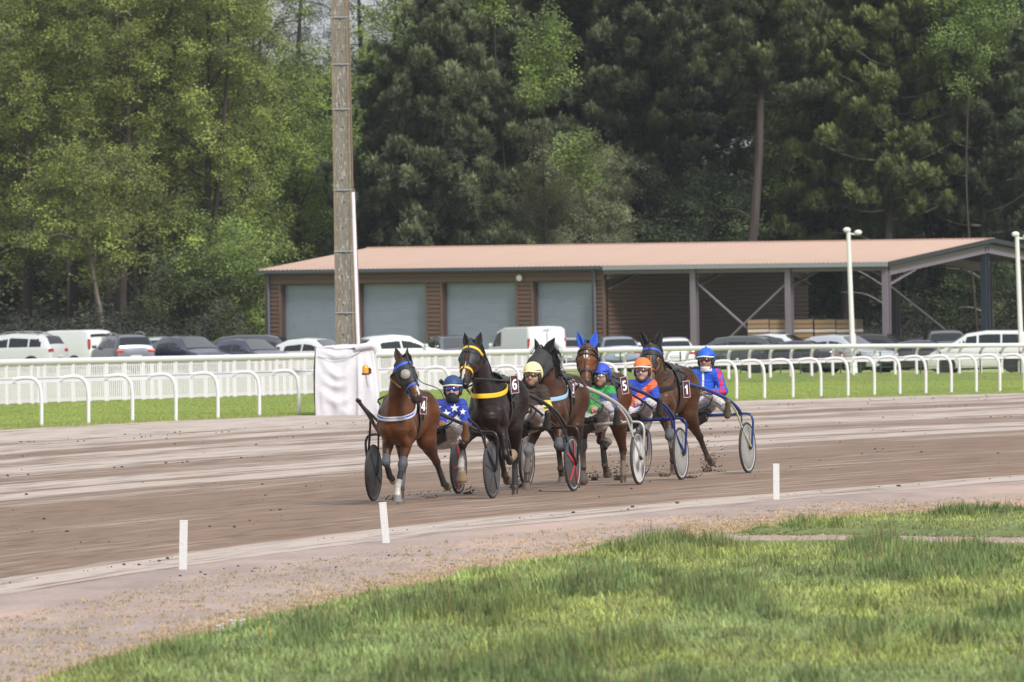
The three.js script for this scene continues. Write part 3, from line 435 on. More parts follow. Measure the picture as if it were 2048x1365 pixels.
// ---------------------------------------------------------------- the shed: roller-door garages and an open carport under one roof
{
  const beta = 33 * Math.PI / 180, dr = 432, Xr = (1775 - CX) / LENS * dr, L = 35.07, HE = 4.86, DEP = 18.54, RISE = 0.98;
  const Xl = Xr - L * Math.cos(beta), dl = dr + L * Math.sin(beta), yl = at(530, 540, dl).y - HE, yr = at(1775, 523.5, dr).y - HE;
  const sOf = px => { let a = -5, b = 45; for (let i = 0; i < 40; i++) { const m = (a + b) / 2, X = Xl + m * Math.cos(beta), d = dl - m * Math.sin(beta); CX + LENS * X / d < px ? a = m : b = m; } return a; };
  const root = thing('shed', 'long brown metal shed with roller doors, open carport bay and pale red roof', 'shed', [Xl, yl, -dl], -beta); root.rotation.order = 'YXZ'; root.rotation.z = Math.atan2(yr - yl, L);
  const brown = M([0.135, 0.078, 0.062], 0.55), brownDark = M([0.06, 0.036, 0.032], 0.6), grey = M([0.25, 0.285, 0.365], 0.45, { metalness: 0.1 }), blueGrey = M([0.10, 0.125, 0.19], 0.5), steelP = M([0.20, 0.17, 0.205], 0.5), gut = M([0.06, 0.075, 0.10], 0.5), gut2 = M([0.26, 0.28, 0.30], 0.5);
  { const t = dataTex(256, 256, (i, j) => { const v = 0.88 + 0.16 * noise(i / 30, j / 12, 1, 8, 21) + 0.06 * noise(i / 3, j / 3, 2, 85, 85); return [v, v, v]; }); for (const m of [brown, grey, steelP]) m.map = t; }
  const roofM = M([0.50, 0.345, 0.275], 0.65); { const t = dataTex(512, 256, (i, j) => { const v = 0.88 + 0.13 * noise(i / 4, j / 60, 1, 128, 4) + 0.12 * noise(i / 60, j / 40, 2, 8, 6); return [v, v * 0.995, v * 0.985]; }); roofM.map = t; }
  // horizontal ribbed cladding as a real profile, facing +z at z, from x0 to x1
  const ribs = (x0, x1, y0, y1, z, pitch = 0.19, dep = 0.05) => { const p = [], ix = [], n = Math.round((y1 - y0) / pitch), h = (y1 - y0) / n, v = (x, y, q) => { p.push(x, y, q); return p.length / 3 - 1; }; let prof = []; for (let i = 0; i < n; i++) prof.push([y0 + i * h, z + dep], [y0 + (i + 0.62) * h, z + dep], [y0 + (i + 0.7) * h, z], [y0 + (i + 0.92) * h, z]); prof.push([y1, z + dep]); for (let i = 0; i + 1 < prof.length; i++) { const a = v(x0, ...prof[i]), b = v(x1, ...prof[i]), c = v(x1, ...prof[i + 1]), d = v(x0, ...prof[i + 1]); ix.push(a, b, c, a, c, d); } const g = new THREE.BufferGeometry(); g.setAttribute('position', new THREE.Float32BufferAttribute(p, 3)); g.setIndex(ix); const f = g.toNonIndexed(); f.computeVertexNormals(); f.setAttribute('uv', new THREE.Float32BufferAttribute(Array.from({ length: f.attributes.position.count }, (_, i) => [f.attributes.position.getX(i) / 4, f.attributes.position.getY(i) / 4]).flat(), 2)); return f; };
  const doorTop = HE - 0.70, part = sOf(1211), lintelTop = HE - 0.12;
  const doors = [[563, 699], [719, 852], [886, 1033], [1068, 1186]].map(d => d.map(sOf));
  // walls between the doors
  const edges = [sOf(531.5), ...doors.flat(), part];
  for (let i = 0; i < edges.length; i += 2) {
    const a = edges[i], b = edges[i + 1], w = obj('cladding_wall', [ribs(a + 0.12, b - 0.12, -1, doorTop, -0.02, 0.21, 0.06)], brown, root);
    obj('corner_trim', [box(0.12, doorTop + 1, 0.12, a + 0.06, (doorTop - 1) / 2, 0), box(0.12, doorTop + 1, 0.12, b - 0.06, (doorTop - 1) / 2, 0)], brown, w);
  }
  obj('lintel', [box(part - edges[0], 0.14, 0.16, (part + edges[0]) / 2, doorTop + 0.07, -0.01), ribs(edges[0], part, doorTop + 0.14, lintelTop, 0, 0.15, 0.03)], brown, root);
  doors.forEach(([a, b]) => {
    const d = obj('roller_door', ribs(a, b, -1, doorTop, -0.30, 0.105, 0.018), grey, root);
    obj('door_frame', [box(0.06, doorTop + 1, 0.3, a + 0.03, (doorTop - 1) / 2, -0.17), box(0.06, doorTop + 1, 0.3, b - 0.03, (doorTop - 1) / 2, -0.17), box(b - a, 0.06, 0.28, (a + b) / 2, doorTop - 0.03, -0.17)], brownDark, d);
  });
  // closed block: back, left end and the long partition seen through the carport
  { const g = ribs(0, DEP - 0.2, -1.5, HE - 0.25, 0, 0.21, 0.06); const gs = new THREE.Shape([[0, HE - 0.25], [DEP - 0.2, HE - 0.25], [DEP / 2, HE + RISE - 0.22]].map(q => new THREE.Vector2(...q))), gg = new THREE.ExtrudeGeometry(gs, { depth: 0.1, bevelEnabled: false }); gg.rotateY(Math.PI / 2); gg.translate(part - 0.06, 0, -0.1); g.rotateY(Math.PI / 2); g.translate(part + 0.05, 0, -0.1); obj('partition_wall', [g, gg, box(0.1, HE + 1.2, DEP - 0.3, part - 0.06, HE / 2 - 0.85, -DEP / 2)], brown, root); }
  obj('end_wall', [box(0.1, HE + 1.2, DEP - 0.3, edges[0] + 0.06, HE / 2 - 0.7, -DEP / 2), box(part - edges[0], HE + 1, 0.1, (part + edges[0]) / 2, HE / 2 - 0.6, -DEP + 0.1)], brown, root);
  // roof
  const slope = (z0, z1, y0, y1) => { const n = Math.round((L + 0.7) / 0.24) * 4; const top = surfaceGrid(n, 1, (u, v) => V(lerp(-0.12, L + 0.35, u), lerp(y0, y1, v) + 0.035 * Math.max(-0.3, Math.sin(u * n / 4 * 2 * Math.PI)), lerp(z0, z1, v)), (u, v) => [u * 9, v * 1.2]); return top; };
  obj('roof', [slope(0.42, -DEP / 2, HE - 0.02, HE + RISE), slope(-DEP - 0.4, -DEP / 2, HE - 0.02, HE + RISE)], Object.assign(roofM, { side: THREE.DoubleSide }), root);
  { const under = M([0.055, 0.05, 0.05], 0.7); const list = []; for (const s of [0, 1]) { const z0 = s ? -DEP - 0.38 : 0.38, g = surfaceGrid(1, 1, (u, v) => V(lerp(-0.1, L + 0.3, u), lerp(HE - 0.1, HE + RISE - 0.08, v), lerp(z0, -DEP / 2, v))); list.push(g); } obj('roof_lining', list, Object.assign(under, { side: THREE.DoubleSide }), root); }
  obj('ridge_cap', [bar(V(-0.12, HE + RISE + 0.03, -DEP / 2), V(L + 0.35, HE + RISE + 0.03, -DEP / 2), 0.4, 0.06)], roofM, root);
  obj('verge_trim', [1, -1].map(s => bar(V(L + 0.36, HE - 0.10, s > 0 ? 0.42 : -DEP - 0.4), V(L + 0.36, HE + RISE - 0.06, -DEP / 2), 0.05, 0.2)), M([0.03, 0.032, 0.04], 0.5), root);
  obj('gutter', bar(V(-0.1, HE - 0.10, 0.46), V(part + 0.15, HE - 0.10, 0.46), 0.14, 0.15), gut, root);
  obj('gutter', bar(V(part + 0.2, HE - 0.12, 0.46), V(L + 0.3, HE - 0.12, 0.46), 0.14, 0.2), gut2, root);
  for (const px of [540, 1193]) { const s = sOf(px); obj('downpipe', [rod(V(s, -1, 0.12), V(s, HE - 0.3, 0.12), 0.06, 0.06, 10), rod(V(s, HE - 0.3, 0.12), V(s, HE - 0.12, 0.42), 0.06, 0.06, 10)], blueGrey, root); }
  // steel frame of the open bay
  const colX = [1390.5, 1580.5, 1775].map(sOf), H1 = HE - 0.2;
  const iBeam = (h, x, z) => [box(0.30, h + 1.2, 0.03, x, (h - 1.2) / 2, z + 0.135), box(0.30, h + 1.2, 0.03, x, (h - 1.2) / 2, z - 0.135), box(0.05, h + 1.2, 0.24, x, (h - 1.2) / 2, z)];
  colX.forEach((x, i) => { obj('column', iBeam(H1, x, 0.05), steelP, root); obj('column', iBeam(H1, x, -DEP), steelP, root); });
  obj('column', iBeam(HE + RISE - 0.3, colX[2] - 0.1, -DEP / 2), M([0.03, 0.04, 0.07], 0.5), root);
  for (const x of [...colX, part + 0.2]) { const list = []; for (const s of [0, 1]) { const z0 = s ? -DEP : 0.05, zr = -DEP / 2; list.push(bar(V(x, H1 - 0.05, z0), V(x, HE + RISE - 0.28, zr), 0.2, 0.05), bar(V(x, H1 - 0.42, z0), V(x, HE + RISE - 0.62, zr), 0.2, 0.05), bar(V(x, H1 - 0.25, z0), V(x, HE + RISE - 0.46, zr), 0.04, 0.34), bar(V(x, H1 - 0.9, z0 + (s ? 0.15 : -0.15)), V(x, H1 - 0.2, z0 + (s ? 2.6 : -2.6)), 0.16, 0.06)); } obj('rafter', list, steelP, root); }
  for (let k = 0; k < 9; k++) { const t = k / 8, z = lerp(0.1, -DEP / 2, t), y = lerp(HE - 0.17, HE + RISE - 0.18, t); obj('purlin', bar(V(part, y, z), V(L, y, z), 0.07, 0.14), M([0.09, 0.08, 0.085], 0.5), root); }
  obj('eave_beam', [bar(V(part, H1 - 0.12, 0.05), V(L, H1 - 0.12, 0.05), 0.12, 0.2)], steelP, root);
  obj('brace', rod(V(colX[0] + 0.15, H1 - 0.7, 0), V(colX[1] - 0.15, 0.1, 0), 0.06), steelP, root); obj('brace', rod(V(colX[1] - 0.15, H1 - 0.75, 0.02), V(colX[0] + 0.3, 0.1, 0.02), 0.06), steelP, root);
  obj('brace', rod(V(colX[2], H1 - 0.9, -0.2), V(colX[2], 0.2, -DEP / 2 + 0.6), 0.05), M([0.09, 0.09, 0.09], 0.6), root);
  obj('floor_slab', box(L, 0.2, DEP, L / 2, -0.25, -DEP / 2), M([0.2, 0.19, 0.18], 0.9), root);
  // round wall lamps
  for (const [px, y] of [[1043, doorTop + 0.16], [868, 1.35]]) { const g = new THREE.SphereGeometry(0.17, 14, 10); g.scale(1, 1, 0.6); g.translate(sOf(px), y, 0.14); obj('wall_lamp', g, M([0.75, 0.74, 0.73], 0.4), root); }
}
{ // crates stacked in the open bay
  const wood = M([0.26, 0.17, 0.10], 0.85), wrap = M([0.48, 0.44, 0.43], 0.6), dark = M([0.10, 0.075, 0.06], 0.9);
  const names = ['first', 'second', 'third', 'fourth', 'fifth']; let proto;
  for (let r = 0; r < 2; r++) for (let k = 0; k < 5; k++) {
    const px = 1522 + k * 44.5, d = 436 - 0.25 * k, p = gd(px, d), lab = `wooden crate in the open shed bay, ${names[k]} from the left in the ${r ? 'upper' : 'lower'} row`;
    let c; if (!proto) { c = proto = thing('crate', lab, 'crate', [0, 0, 0], 0, 'wooden crates stacked in the open bay'); for (let i = 0; i < 5; i++) for (const z of [0.5, -0.5]) obj('slat', rbox(1.0, 0.19, 0.03, 0.008, 0, 0.17 + i * 0.22, z), wood, c); for (const s of [-1, 1]) obj('corner_post', box(0.09, 1.14, 0.94, s * 0.45, 0.57, 0), dark, c); obj('base', box(0.98, 0.1, 0.96, 0, 0.05, 0), dark, c); obj('load', rbox(0.8, 0.95, 0.85, 0.05, 0, 0.55, 0), dark, c); obj('wrap_band', rbox(1.01, 0.13, 1.05, 0.02, 0, 0.62, 0), wrap, c); }
    else { c = proto.clone(); c.name = numbered('crate'); scene.add(c); c.userData = { ...proto.userData, label: lab }; }
    c.position.set(p.x, p.y + r * 1.15 + 0.02, p.z); c.rotation.y = -0.3 + rr(-0.06, 0.06);
  }
}
// ---------------------------------------------------------------- the wood behind
function leafSpray(n, R, len, w, flat) { // loose leaves through a small volume
  const p = [], ix = [];
  for (let i = 0; i < n; i++) {
    const a = rnd() * 6.283, r = R * Math.pow(rnd(), 0.6), x = Math.cos(a) * r, z = Math.sin(a) * r, y = (rnd() - 0.5) * R * flat, t = rnd() * 6.283, tilt = rr(-0.7, 0.5), L = len * rr(0.7, 1.3), W = w * rr(0.7, 1.3), dx = Math.cos(t) * Math.cos(tilt), dy = Math.sin(tilt), dz = Math.sin(t) * Math.cos(tilt), sx = -Math.sin(t), sz = Math.cos(t), up = rr(-0.35, 0.35), o = p.length / 3;
    p.push(x, y, z, x + dx * L * 0.5 + sx * W, y + dy * L * 0.5 + up * W, z + dz * L * 0.5 + sz * W, x + dx * L, y + dy * L, z + dz * L, x + dx * L * 0.5 - sx * W, y + dy * L * 0.5 - up * W, z + dz * L * 0.5 - sz * W); ix.push(o, o + 1, o + 2, o, o + 2, o + 3);
  }
  const g = new THREE.BufferGeometry(); g.setAttribute('position', new THREE.Float32BufferAttribute(p, 3)); g.setIndex(ix); g.computeVertexNormals(); return g;
}
function needleTuft(n, len, w) { // a brush of needles round a short upright shoot
  const p = [], ix = [];
  for (let i = 0; i < n; i++) {
    const h = rnd() * 0.3 - 0.05, a = rnd() * 6.283, el = lerp(-0.25, 1.25, Math.pow(rnd(), 0.8)), L = len * rr(0.75, 1.15), dx = Math.cos(a) * Math.cos(el), dy = Math.sin(el), dz = Math.sin(a) * Math.cos(el), sx = -Math.sin(a) * w, sz = Math.cos(a) * w, o = p.length / 3;
    p.push(-sx, h, -sz, sx, h, sz, dx * L + sx * 0.5, h + dy * L, dz * L + sz * 0.5, dx * L - sx * 0.5, h + dy * L, dz * L - sz * 0.5); ix.push(o, o + 1, o + 2, o, o + 2, o + 3);
  }
  const g = new THREE.BufferGeometry(); g.setAttribute('position', new THREE.Float32BufferAttribute(p, 3)); g.setIndex(ix); g.computeVertexNormals(); return g;
}
const SPRAYS = [leafSpray(16, 0.55, 0.19, 0.055, 0.7), leafSpray(16, 0.6, 0.17, 0.05, 0.5), leafSpray(14, 0.5, 0.22, 0.05, 0.9)], TUFTS = [needleTuft(46, 0.40, 0.020), needleTuft(46, 0.34, 0.022)], WILLOW = [leafSpray(22, 0.5, 0.16, 0.03, 0.8)];
const leafMat = new THREE.MeshPhysicalMaterial({ roughness: 0.75, side: THREE.DoubleSide, transmission: 0.25, thickness: 0 }), needleMat = M([1, 1, 1], 0.8, { side: THREE.DoubleSide });
const barkTex = dataTex(128, 256, (i, j) => { const a = noise(i / 4, j / 22, 1, 32, 12), b = noise(i / 20, j / 30, 2, 6, 8), v = 0.5 + 0.6 * a + 0.3 * (b - 0.5); return [v, v * 0.96, v * 0.92]; });
const bark = M([0.055, 0.045, 0.038], 0.95, { map: barkTex, bumpMap: barkTex, bumpScale: 0.03 }), barkPale = M([0.22, 0.19, 0.165], 0.95, { map: barkTex, bumpMap: barkTex, bumpScale: 0.02 }), barkPine = M([0.068, 0.056, 0.052], 0.95, { map: barkTex, bumpMap: barkTex, bumpScale: 0.04 });
function taperTube(pts, r0, r1, seg = 14, rad = 7) { const c = new THREE.CatmullRomCurve3(pts, false, 'centripetal'), g = new THREE.TubeGeometry(c, seg, 1, rad), p = g.attributes.position; for (let i = 0; i <= seg; i++) { const q = c.getPointAt(i / seg), r = lerp(r0, r1, i / seg); for (let j = 0; j <= rad; j++) { const k = i * (rad + 1) + j; p.setXYZ(k, q.x + (p.getX(k) - q.x) * r, q.y + (p.getY(k) - q.y) * r, q.z + (p.getZ(k) - q.z) * r); } } g.computeVertexNormals(); return g; }
function crownPart(root, geos, mat, list, name = 'crown') {
  const per = geos.map((_, k) => list.filter((_, i) => i % geos.length === k));
  per.forEach((own, k) => { if (!own.length) return; const im = new THREE.InstancedMesh(geos[k], mat, own.length); im.name = name; im.userData.kind = 'stuff'; own.forEach((t, i) => { _e.set(t.rx || 0, t.ry ?? rnd() * 6.283, t.rz || 0); _m.compose(t.p, _q.setFromEuler(_e), _s.set(t.s, t.sy || t.s, t.s)); im.setMatrixAt(i, _m); im.setColorAt(i, _c.setRGB(...t.c)); }); im.castShadow = im.receiveShadow = true; root.add(im); });
}
function broadleaf(label, x, d, h, o = {}) {
  const b = gd(x, d), g = rise(d), root = thing(o.name || 'broadleaf_tree', label, 'tree', [b.x, b.y + g - 0.1, b.z], 0, o.group), W = o.w || 3.4, low = o.low ?? 0.22, list = [], limbs = [], lean = rr(-0.6, 0.6);
  const tp = t => V(lean * t * t + 0.3 * Math.sin(t * 5 + x), h * t, 0.3 * Math.sin(t * 4 + x)), r0 = o.r || 0.16 + h * 0.006;
  const stems = o.stems || 1, trunks = []; for (let k = 0; k < stems; k++) { const q = k ? rr(-1, 1) : 0; trunks.push(taperTube([0, 0.2, 0.45, 0.7, 0.93].map(t => tp(t).add(V(q * t * 1.6, 0, q * t))), r0 * (k ? 0.7 : 1), 0.04, 16, 8)); }
  obj('trunk', trunks, o.bark || bark, root);
  const n = o.limbs || 46, col = o.c || [0.085, 0.12, 0.03], hi = o.hi || [0.15, 0.19, 0.045];
  for (let i = 0; i < n; i++) {
    const t = lerp(low, 0.97, Math.pow((i + rnd()) / n, 0.9)), a = i * 2.4 + rr(-0.5, 0.5), shape = Math.sin(Math.PI * clamp(0.12 + 0.8 * (t - low) / (1 - low), 0, 1)), L = W * (0.35 + 0.75 * shape) * rr(0.65, 1.15), q = tp(t), up = L * rr(0.0, 0.9), e = q.clone().add(V(Math.cos(a) * L, up - (o.droop || 0) * L, Math.sin(a) * L)), m = q.clone().lerp(e, 0.55).add(V(0, L * 0.10, 0));
    if (i % 2 === 0) limbs.push(taperTube([q, m, e], Math.max(0.02, 0.07 * (1 - t) + 0.025), 0.01, 6, 5));
    const k = Math.max(2, Math.round(L * 1.9 * (o.clumps || 1)));
    for (let j = 0; j < k; j++) { // clumps along the outer part of the limb, each of its own tone
      const u = Math.pow((j + rnd()) / k, 0.6), c = q.clone().lerp(m, Math.min(1, u * 2)); if (u > 0.5) c.lerpVectors(m, e, u * 2 - 1); const sp = 0.3 + 0.7 * u; c.add(V(rr(-sp, sp), rr(-1.0, 0.9), rr(-sp, sp)));
      const R = rr(0.35, 0.75) * (o.clump || 1), lv = rr(0.5, 1.3), nl = Math.round((o.per || 15) * R / 0.55);
      for (let b2 = 0; b2 < nl; b2++) { const A = rnd() * 6.283, B = Math.acos(rr(-1, 1)), rad = R * Math.pow(rnd(), 0.4), p = c.clone().add(V(Math.sin(B) * Math.cos(A) * rad * 1.15, Math.cos(B) * rad * 0.85 - (o.droop || 0) * rnd() * 1.3, Math.sin(B) * Math.sin(A) * rad * 1.15)), mix = clamp(rr(-0.1, 1.1), 0, 1), y = lv * rr(0.8, 1.2); list.push({ p, s: rr(0.35, 0.95) * (o.leaf || 1), rx: rr(-0.9, 0.9), rz: rr(-0.9, 0.9), c: [lerp(col[0], hi[0], mix) * y, lerp(col[1], hi[1], mix) * y, lerp(col[2], hi[2], mix) * y] }); }
    }
  }
  obj('limbs', limbs, o.bark || bark, root).userData.kind = 'stuff'; crownPart(root, o.spray || SPRAYS, leafMat, list); return root;
}
function pine(label, x, d, h, o = {}) {
  const b = gd(x, d), g = rise(d), root = thing('pine_tree', label, 'tree', [b.x, b.y + g - 0.1, b.z], 0, o.group), W = o.w || 3.3, low = o.low ?? 0.2, list = [], limbs = [], lean = o.lean ?? rr(-0.5, 0.5);
  const tp = t => V(lean * t + 0.25 * Math.sin(t * 6 + x), h * t, 0), r0 = o.r || 0.24; obj('trunk', taperTube([0, 0.15, 0.35, 0.55, 0.8, 0.98].map(tp), r0, 0.05, 20, 9), o.bark || barkPine, root);
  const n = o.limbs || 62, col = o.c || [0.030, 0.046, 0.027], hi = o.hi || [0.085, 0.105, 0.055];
  for (let i = 0; i < n; i++) {
    const t = lerp(low, 0.99, Math.pow((i + rnd()) / n, 0.85)), a = i * 2.4 + rr(-0.4, 0.4), L = W * (1.08 - Math.pow(Math.max(0, (t - low) / (1 - low)), 1.7)) * rr(0.6, 1.1) * (t < low + 0.12 ? 0.8 : 1) + 0.4, q = tp(t), e = q.clone().add(V(Math.cos(a) * L, L * rr(0.05, 0.35), Math.sin(a) * L)), m = q.clone().lerp(e, 0.5).add(V(0, -L * 0.07, 0));
    limbs.push(taperTube([q, m, e], Math.max(0.025, 0.08 * (1 - t) + 0.02), 0.015, 5, 5));
    const puffs = 2 + Math.round(L * 1.45);
    for (let k = 0; k < puffs; k++) {
      const u = Math.pow((k + rnd()) / puffs, 0.7), c = u < 0.5 ? q.clone().lerp(m, u * 2) : m.clone().lerp(e, u * 2 - 1), sp = 0.25 + 0.6 * u; c.add(V(rr(-sp, sp), rr(-0.1, 0.35), rr(-sp, sp)));
      const R = rr(0.36, 0.7) * (o.puff || 1), m2 = 13, lv = rr(0.55, 1.35);
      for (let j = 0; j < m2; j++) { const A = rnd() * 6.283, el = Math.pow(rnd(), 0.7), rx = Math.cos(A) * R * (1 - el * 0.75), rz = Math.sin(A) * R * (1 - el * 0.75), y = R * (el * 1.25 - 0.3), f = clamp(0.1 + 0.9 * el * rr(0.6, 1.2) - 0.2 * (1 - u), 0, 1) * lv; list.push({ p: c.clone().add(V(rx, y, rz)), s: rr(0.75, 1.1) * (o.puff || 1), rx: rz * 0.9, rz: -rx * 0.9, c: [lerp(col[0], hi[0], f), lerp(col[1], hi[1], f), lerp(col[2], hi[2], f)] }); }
    }
  }
  for (const [t, a, L] of o.dead || []) { const q = tp(t), e = q.clone().add(V(Math.cos(a) * L, L * 0.35, Math.sin(a) * L)); limbs.push(taperTube([q, q.clone().lerp(e, 0.5).add(V(0, L * 0.12, 0)), e], 0.07, 0.015, 8, 5)); }
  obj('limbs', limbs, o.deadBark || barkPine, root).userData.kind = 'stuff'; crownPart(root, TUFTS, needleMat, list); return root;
}
const olive = { c: [0.105, 0.125, 0.026], hi: [0.31, 0.37, 0.07] }, fresh = { c: [0.13, 0.20, 0.04], hi: [0.34, 0.45, 0.085] };
const Lg = 'spring green trees at the left of the wood';
broadleaf('olive green tree at the left edge of the picture, tall and dense', -40, 468, 22, { ...olive, w: 4, group: Lg });
broadleaf('olive green tree behind the white estate car at the left', 50, 466, 21, { ...olive, w: 3.6, group: Lg });
broadleaf('olive green tree above the small white van', 150, 472, 22, { ...olive, w: 3.8, group: Lg, stems: 2 });
broadleaf('pale crooked trunked tree leaning behind the slate grey car', 196, 460, 10.5, { ...olive, w: 3.2, low: 0.42, bark: barkPale, r: 0.16, limbs: 26 });
broadleaf('olive green tree above the slate grey and silver cars', 250, 466, 22, { ...olive, w: 3.6, group: Lg, stems: 3, low: 0.26 });
broadleaf('olive green tree with several thin stems above the navy hatchback', 340, 470, 22, { ...olive, w: 3.6, group: Lg, stems: 3, low: 0.26 });
broadleaf('yellow green tree left of the corner of the shed', 425, 468, 21.5, { c: [0.10, 0.13, 0.028], hi: [0.33, 0.40, 0.075], w: 3.6, stems: 3, low: 0.2 });
broadleaf('yellow green tree standing at the corner of the shed', 500, 474, 20.5, { c: [0.10, 0.14, 0.028], hi: [0.33, 0.405, 0.075], w: 3.4, stems: 2, low: 0.15 });
broadleaf('bright green bush low at the left corner of the shed', 468, 459, 6.5, { ...fresh, w: 2.3, low: 0.08, limbs: 30, name: 'bush' });
broadleaf('dark green bush low behind the navy cars', 380, 458, 5, { c: [0.05, 0.075, 0.02], hi: [0.10, 0.135, 0.03], w: 2.2, low: 0.08, limbs: 26, name: 'bush' });
broadleaf('light green tree left of the pole, lower than its neighbours', 590, 486, 14.5, { ...fresh, w: 3.4, low: 0.2 });
broadleaf('light green tree just behind the pole', 660, 490, 11, { ...fresh, w: 2.6, low: 0.2 });
broadleaf('tall grey green tree with drooping twigs left of the pole top', 606, 515, 24, { c: [0.05, 0.075, 0.045], hi: [0.19, 0.25, 0.15], w: 2.7, droop: 0.45, low: 0.4, per: 10, spray: WILLOW });
broadleaf('tall grey green tree with drooping twigs right of the pole top', 742, 518, 24, { c: [0.05, 0.075, 0.045], hi: [0.19, 0.25, 0.15], w: 2.4, droop: 0.45, low: 0.35, per: 8, spray: WILLOW });
broadleaf('fresh green tree between the pole top and the pines', 805, 508, 19.5, { ...fresh, w: 2.3, low: 0.3 });
broadleaf('light green tree rising over the pines near the picture top', 1012, 472, 21.5, { ...fresh, w: 0.95, low: 0.84, limbs: 26, r: 0.05 });
broadleaf('fresh green slender tree between the dark pines', 1108, 469, 17.4, { c: [0.11, 0.17, 0.035], hi: [0.24, 0.335, 0.065], w: 0.75, low: 0.74, limbs: 24, r: 0.05 });
broadleaf('small bright green tree under the pines in the middle', 1168, 467, 11.4, { ...fresh, w: 1.0, low: 0.78, limbs: 16, r: 0.05, c: [0.10, 0.15, 0.033], hi: [0.22, 0.30, 0.06] });
broadleaf('pale grey green willow bush above the middle of the shed roof', 1140, 473, 9.8, { c: [0.15, 0.17, 0.08], hi: [0.36, 0.38, 0.20], w: 3.5, low: 0.18, spray: WILLOW, limbs: 70, per: 16, bark: barkPale });
broadleaf('pale grey green bush left of the willow behind the roof', 1040, 472, 7.6, { c: [0.09, 0.11, 0.05], hi: [0.18, 0.2, 0.1], w: 2.2, low: 0.2, spray: WILLOW, bark: barkPale, name: 'bush' });
broadleaf('light green tree between the two pine groups on the right', 1575, 474, 17.5, { c: [0.10, 0.15, 0.035], hi: [0.22, 0.3, 0.065], w: 1.3, low: 0.4, limbs: 40, r: 0.06 });
broadleaf('light green tree near the top right corner', 1950, 467, 19.5, { c: [0.10, 0.16, 0.035], hi: [0.22, 0.31, 0.065], w: 1.9, low: 0.72, limbs: 40, r: 0.06 });
broadleaf('green bush seen under the open roof of the shed', 1645, 482, 7, { c: [0.05, 0.085, 0.022], hi: [0.10, 0.15, 0.035], w: 2.4, low: 0.1, name: 'bush' });
broadleaf('low green bush under the right hand part of the open roof', 1930, 476, 4.5, { c: [0.05, 0.085, 0.022], hi: [0.10, 0.14, 0.035], w: 2.2, low: 0.1, name: 'bush' });
broadleaf('dark ivy covered bush at the foot of the pines in the middle', 900, 478, 8, { c: [0.04, 0.065, 0.02], hi: [0.09, 0.125, 0.035], w: 2.6, low: 0.15, name: 'bush' });
broadleaf('green bush at the foot of the pines above the left roof end', 775, 476, 9, { c: [0.05, 0.08, 0.022], hi: [0.11, 0.15, 0.04], w: 2.4, low: 0.2, name: 'bush' });
broadleaf('green bush below the tall bare trunked pine', 1400, 474, 9, { c: [0.04, 0.07, 0.02], hi: [0.08, 0.12, 0.035], w: 2.8, low: 0.2, name: 'bush' });
const blueish = { c: [0.050, 0.072, 0.036], hi: [0.20, 0.235, 0.115] }, yellowish = { c: [0.064, 0.088, 0.030], hi: [0.24, 0.285, 0.095] }, dark = { c: [0.040, 0.060, 0.029], hi: [0.15, 0.185, 0.09] };
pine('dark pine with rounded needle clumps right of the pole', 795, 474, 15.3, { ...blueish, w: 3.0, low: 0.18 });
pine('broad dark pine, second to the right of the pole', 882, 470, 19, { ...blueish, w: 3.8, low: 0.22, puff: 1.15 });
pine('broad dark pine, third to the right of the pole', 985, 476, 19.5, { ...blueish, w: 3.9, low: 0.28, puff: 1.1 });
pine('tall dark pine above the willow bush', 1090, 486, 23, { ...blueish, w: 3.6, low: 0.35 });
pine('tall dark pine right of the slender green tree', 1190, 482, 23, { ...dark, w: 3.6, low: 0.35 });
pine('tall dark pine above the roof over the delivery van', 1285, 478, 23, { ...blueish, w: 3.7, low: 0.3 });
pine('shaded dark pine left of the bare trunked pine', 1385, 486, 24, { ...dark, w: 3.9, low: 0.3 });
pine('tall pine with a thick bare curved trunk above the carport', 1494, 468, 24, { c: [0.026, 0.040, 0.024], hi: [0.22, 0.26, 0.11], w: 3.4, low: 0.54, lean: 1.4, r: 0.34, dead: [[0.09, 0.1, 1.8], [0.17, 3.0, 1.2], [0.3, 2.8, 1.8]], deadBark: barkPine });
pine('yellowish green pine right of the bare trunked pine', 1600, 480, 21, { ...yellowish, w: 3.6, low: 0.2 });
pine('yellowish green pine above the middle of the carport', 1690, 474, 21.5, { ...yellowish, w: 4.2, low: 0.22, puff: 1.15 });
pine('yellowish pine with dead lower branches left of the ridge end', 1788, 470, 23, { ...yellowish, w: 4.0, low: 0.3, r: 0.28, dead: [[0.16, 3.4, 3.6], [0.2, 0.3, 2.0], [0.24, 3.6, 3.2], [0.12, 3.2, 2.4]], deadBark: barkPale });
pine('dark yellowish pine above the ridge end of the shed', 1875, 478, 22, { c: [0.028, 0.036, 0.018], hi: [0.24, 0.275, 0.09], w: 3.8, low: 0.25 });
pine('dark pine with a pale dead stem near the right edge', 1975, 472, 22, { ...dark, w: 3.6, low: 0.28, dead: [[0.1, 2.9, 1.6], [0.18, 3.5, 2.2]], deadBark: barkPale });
pine('shaded dark pine at the right edge of the picture', 2075, 478, 23, { ...dark, w: 3.8, low: 0.2 });
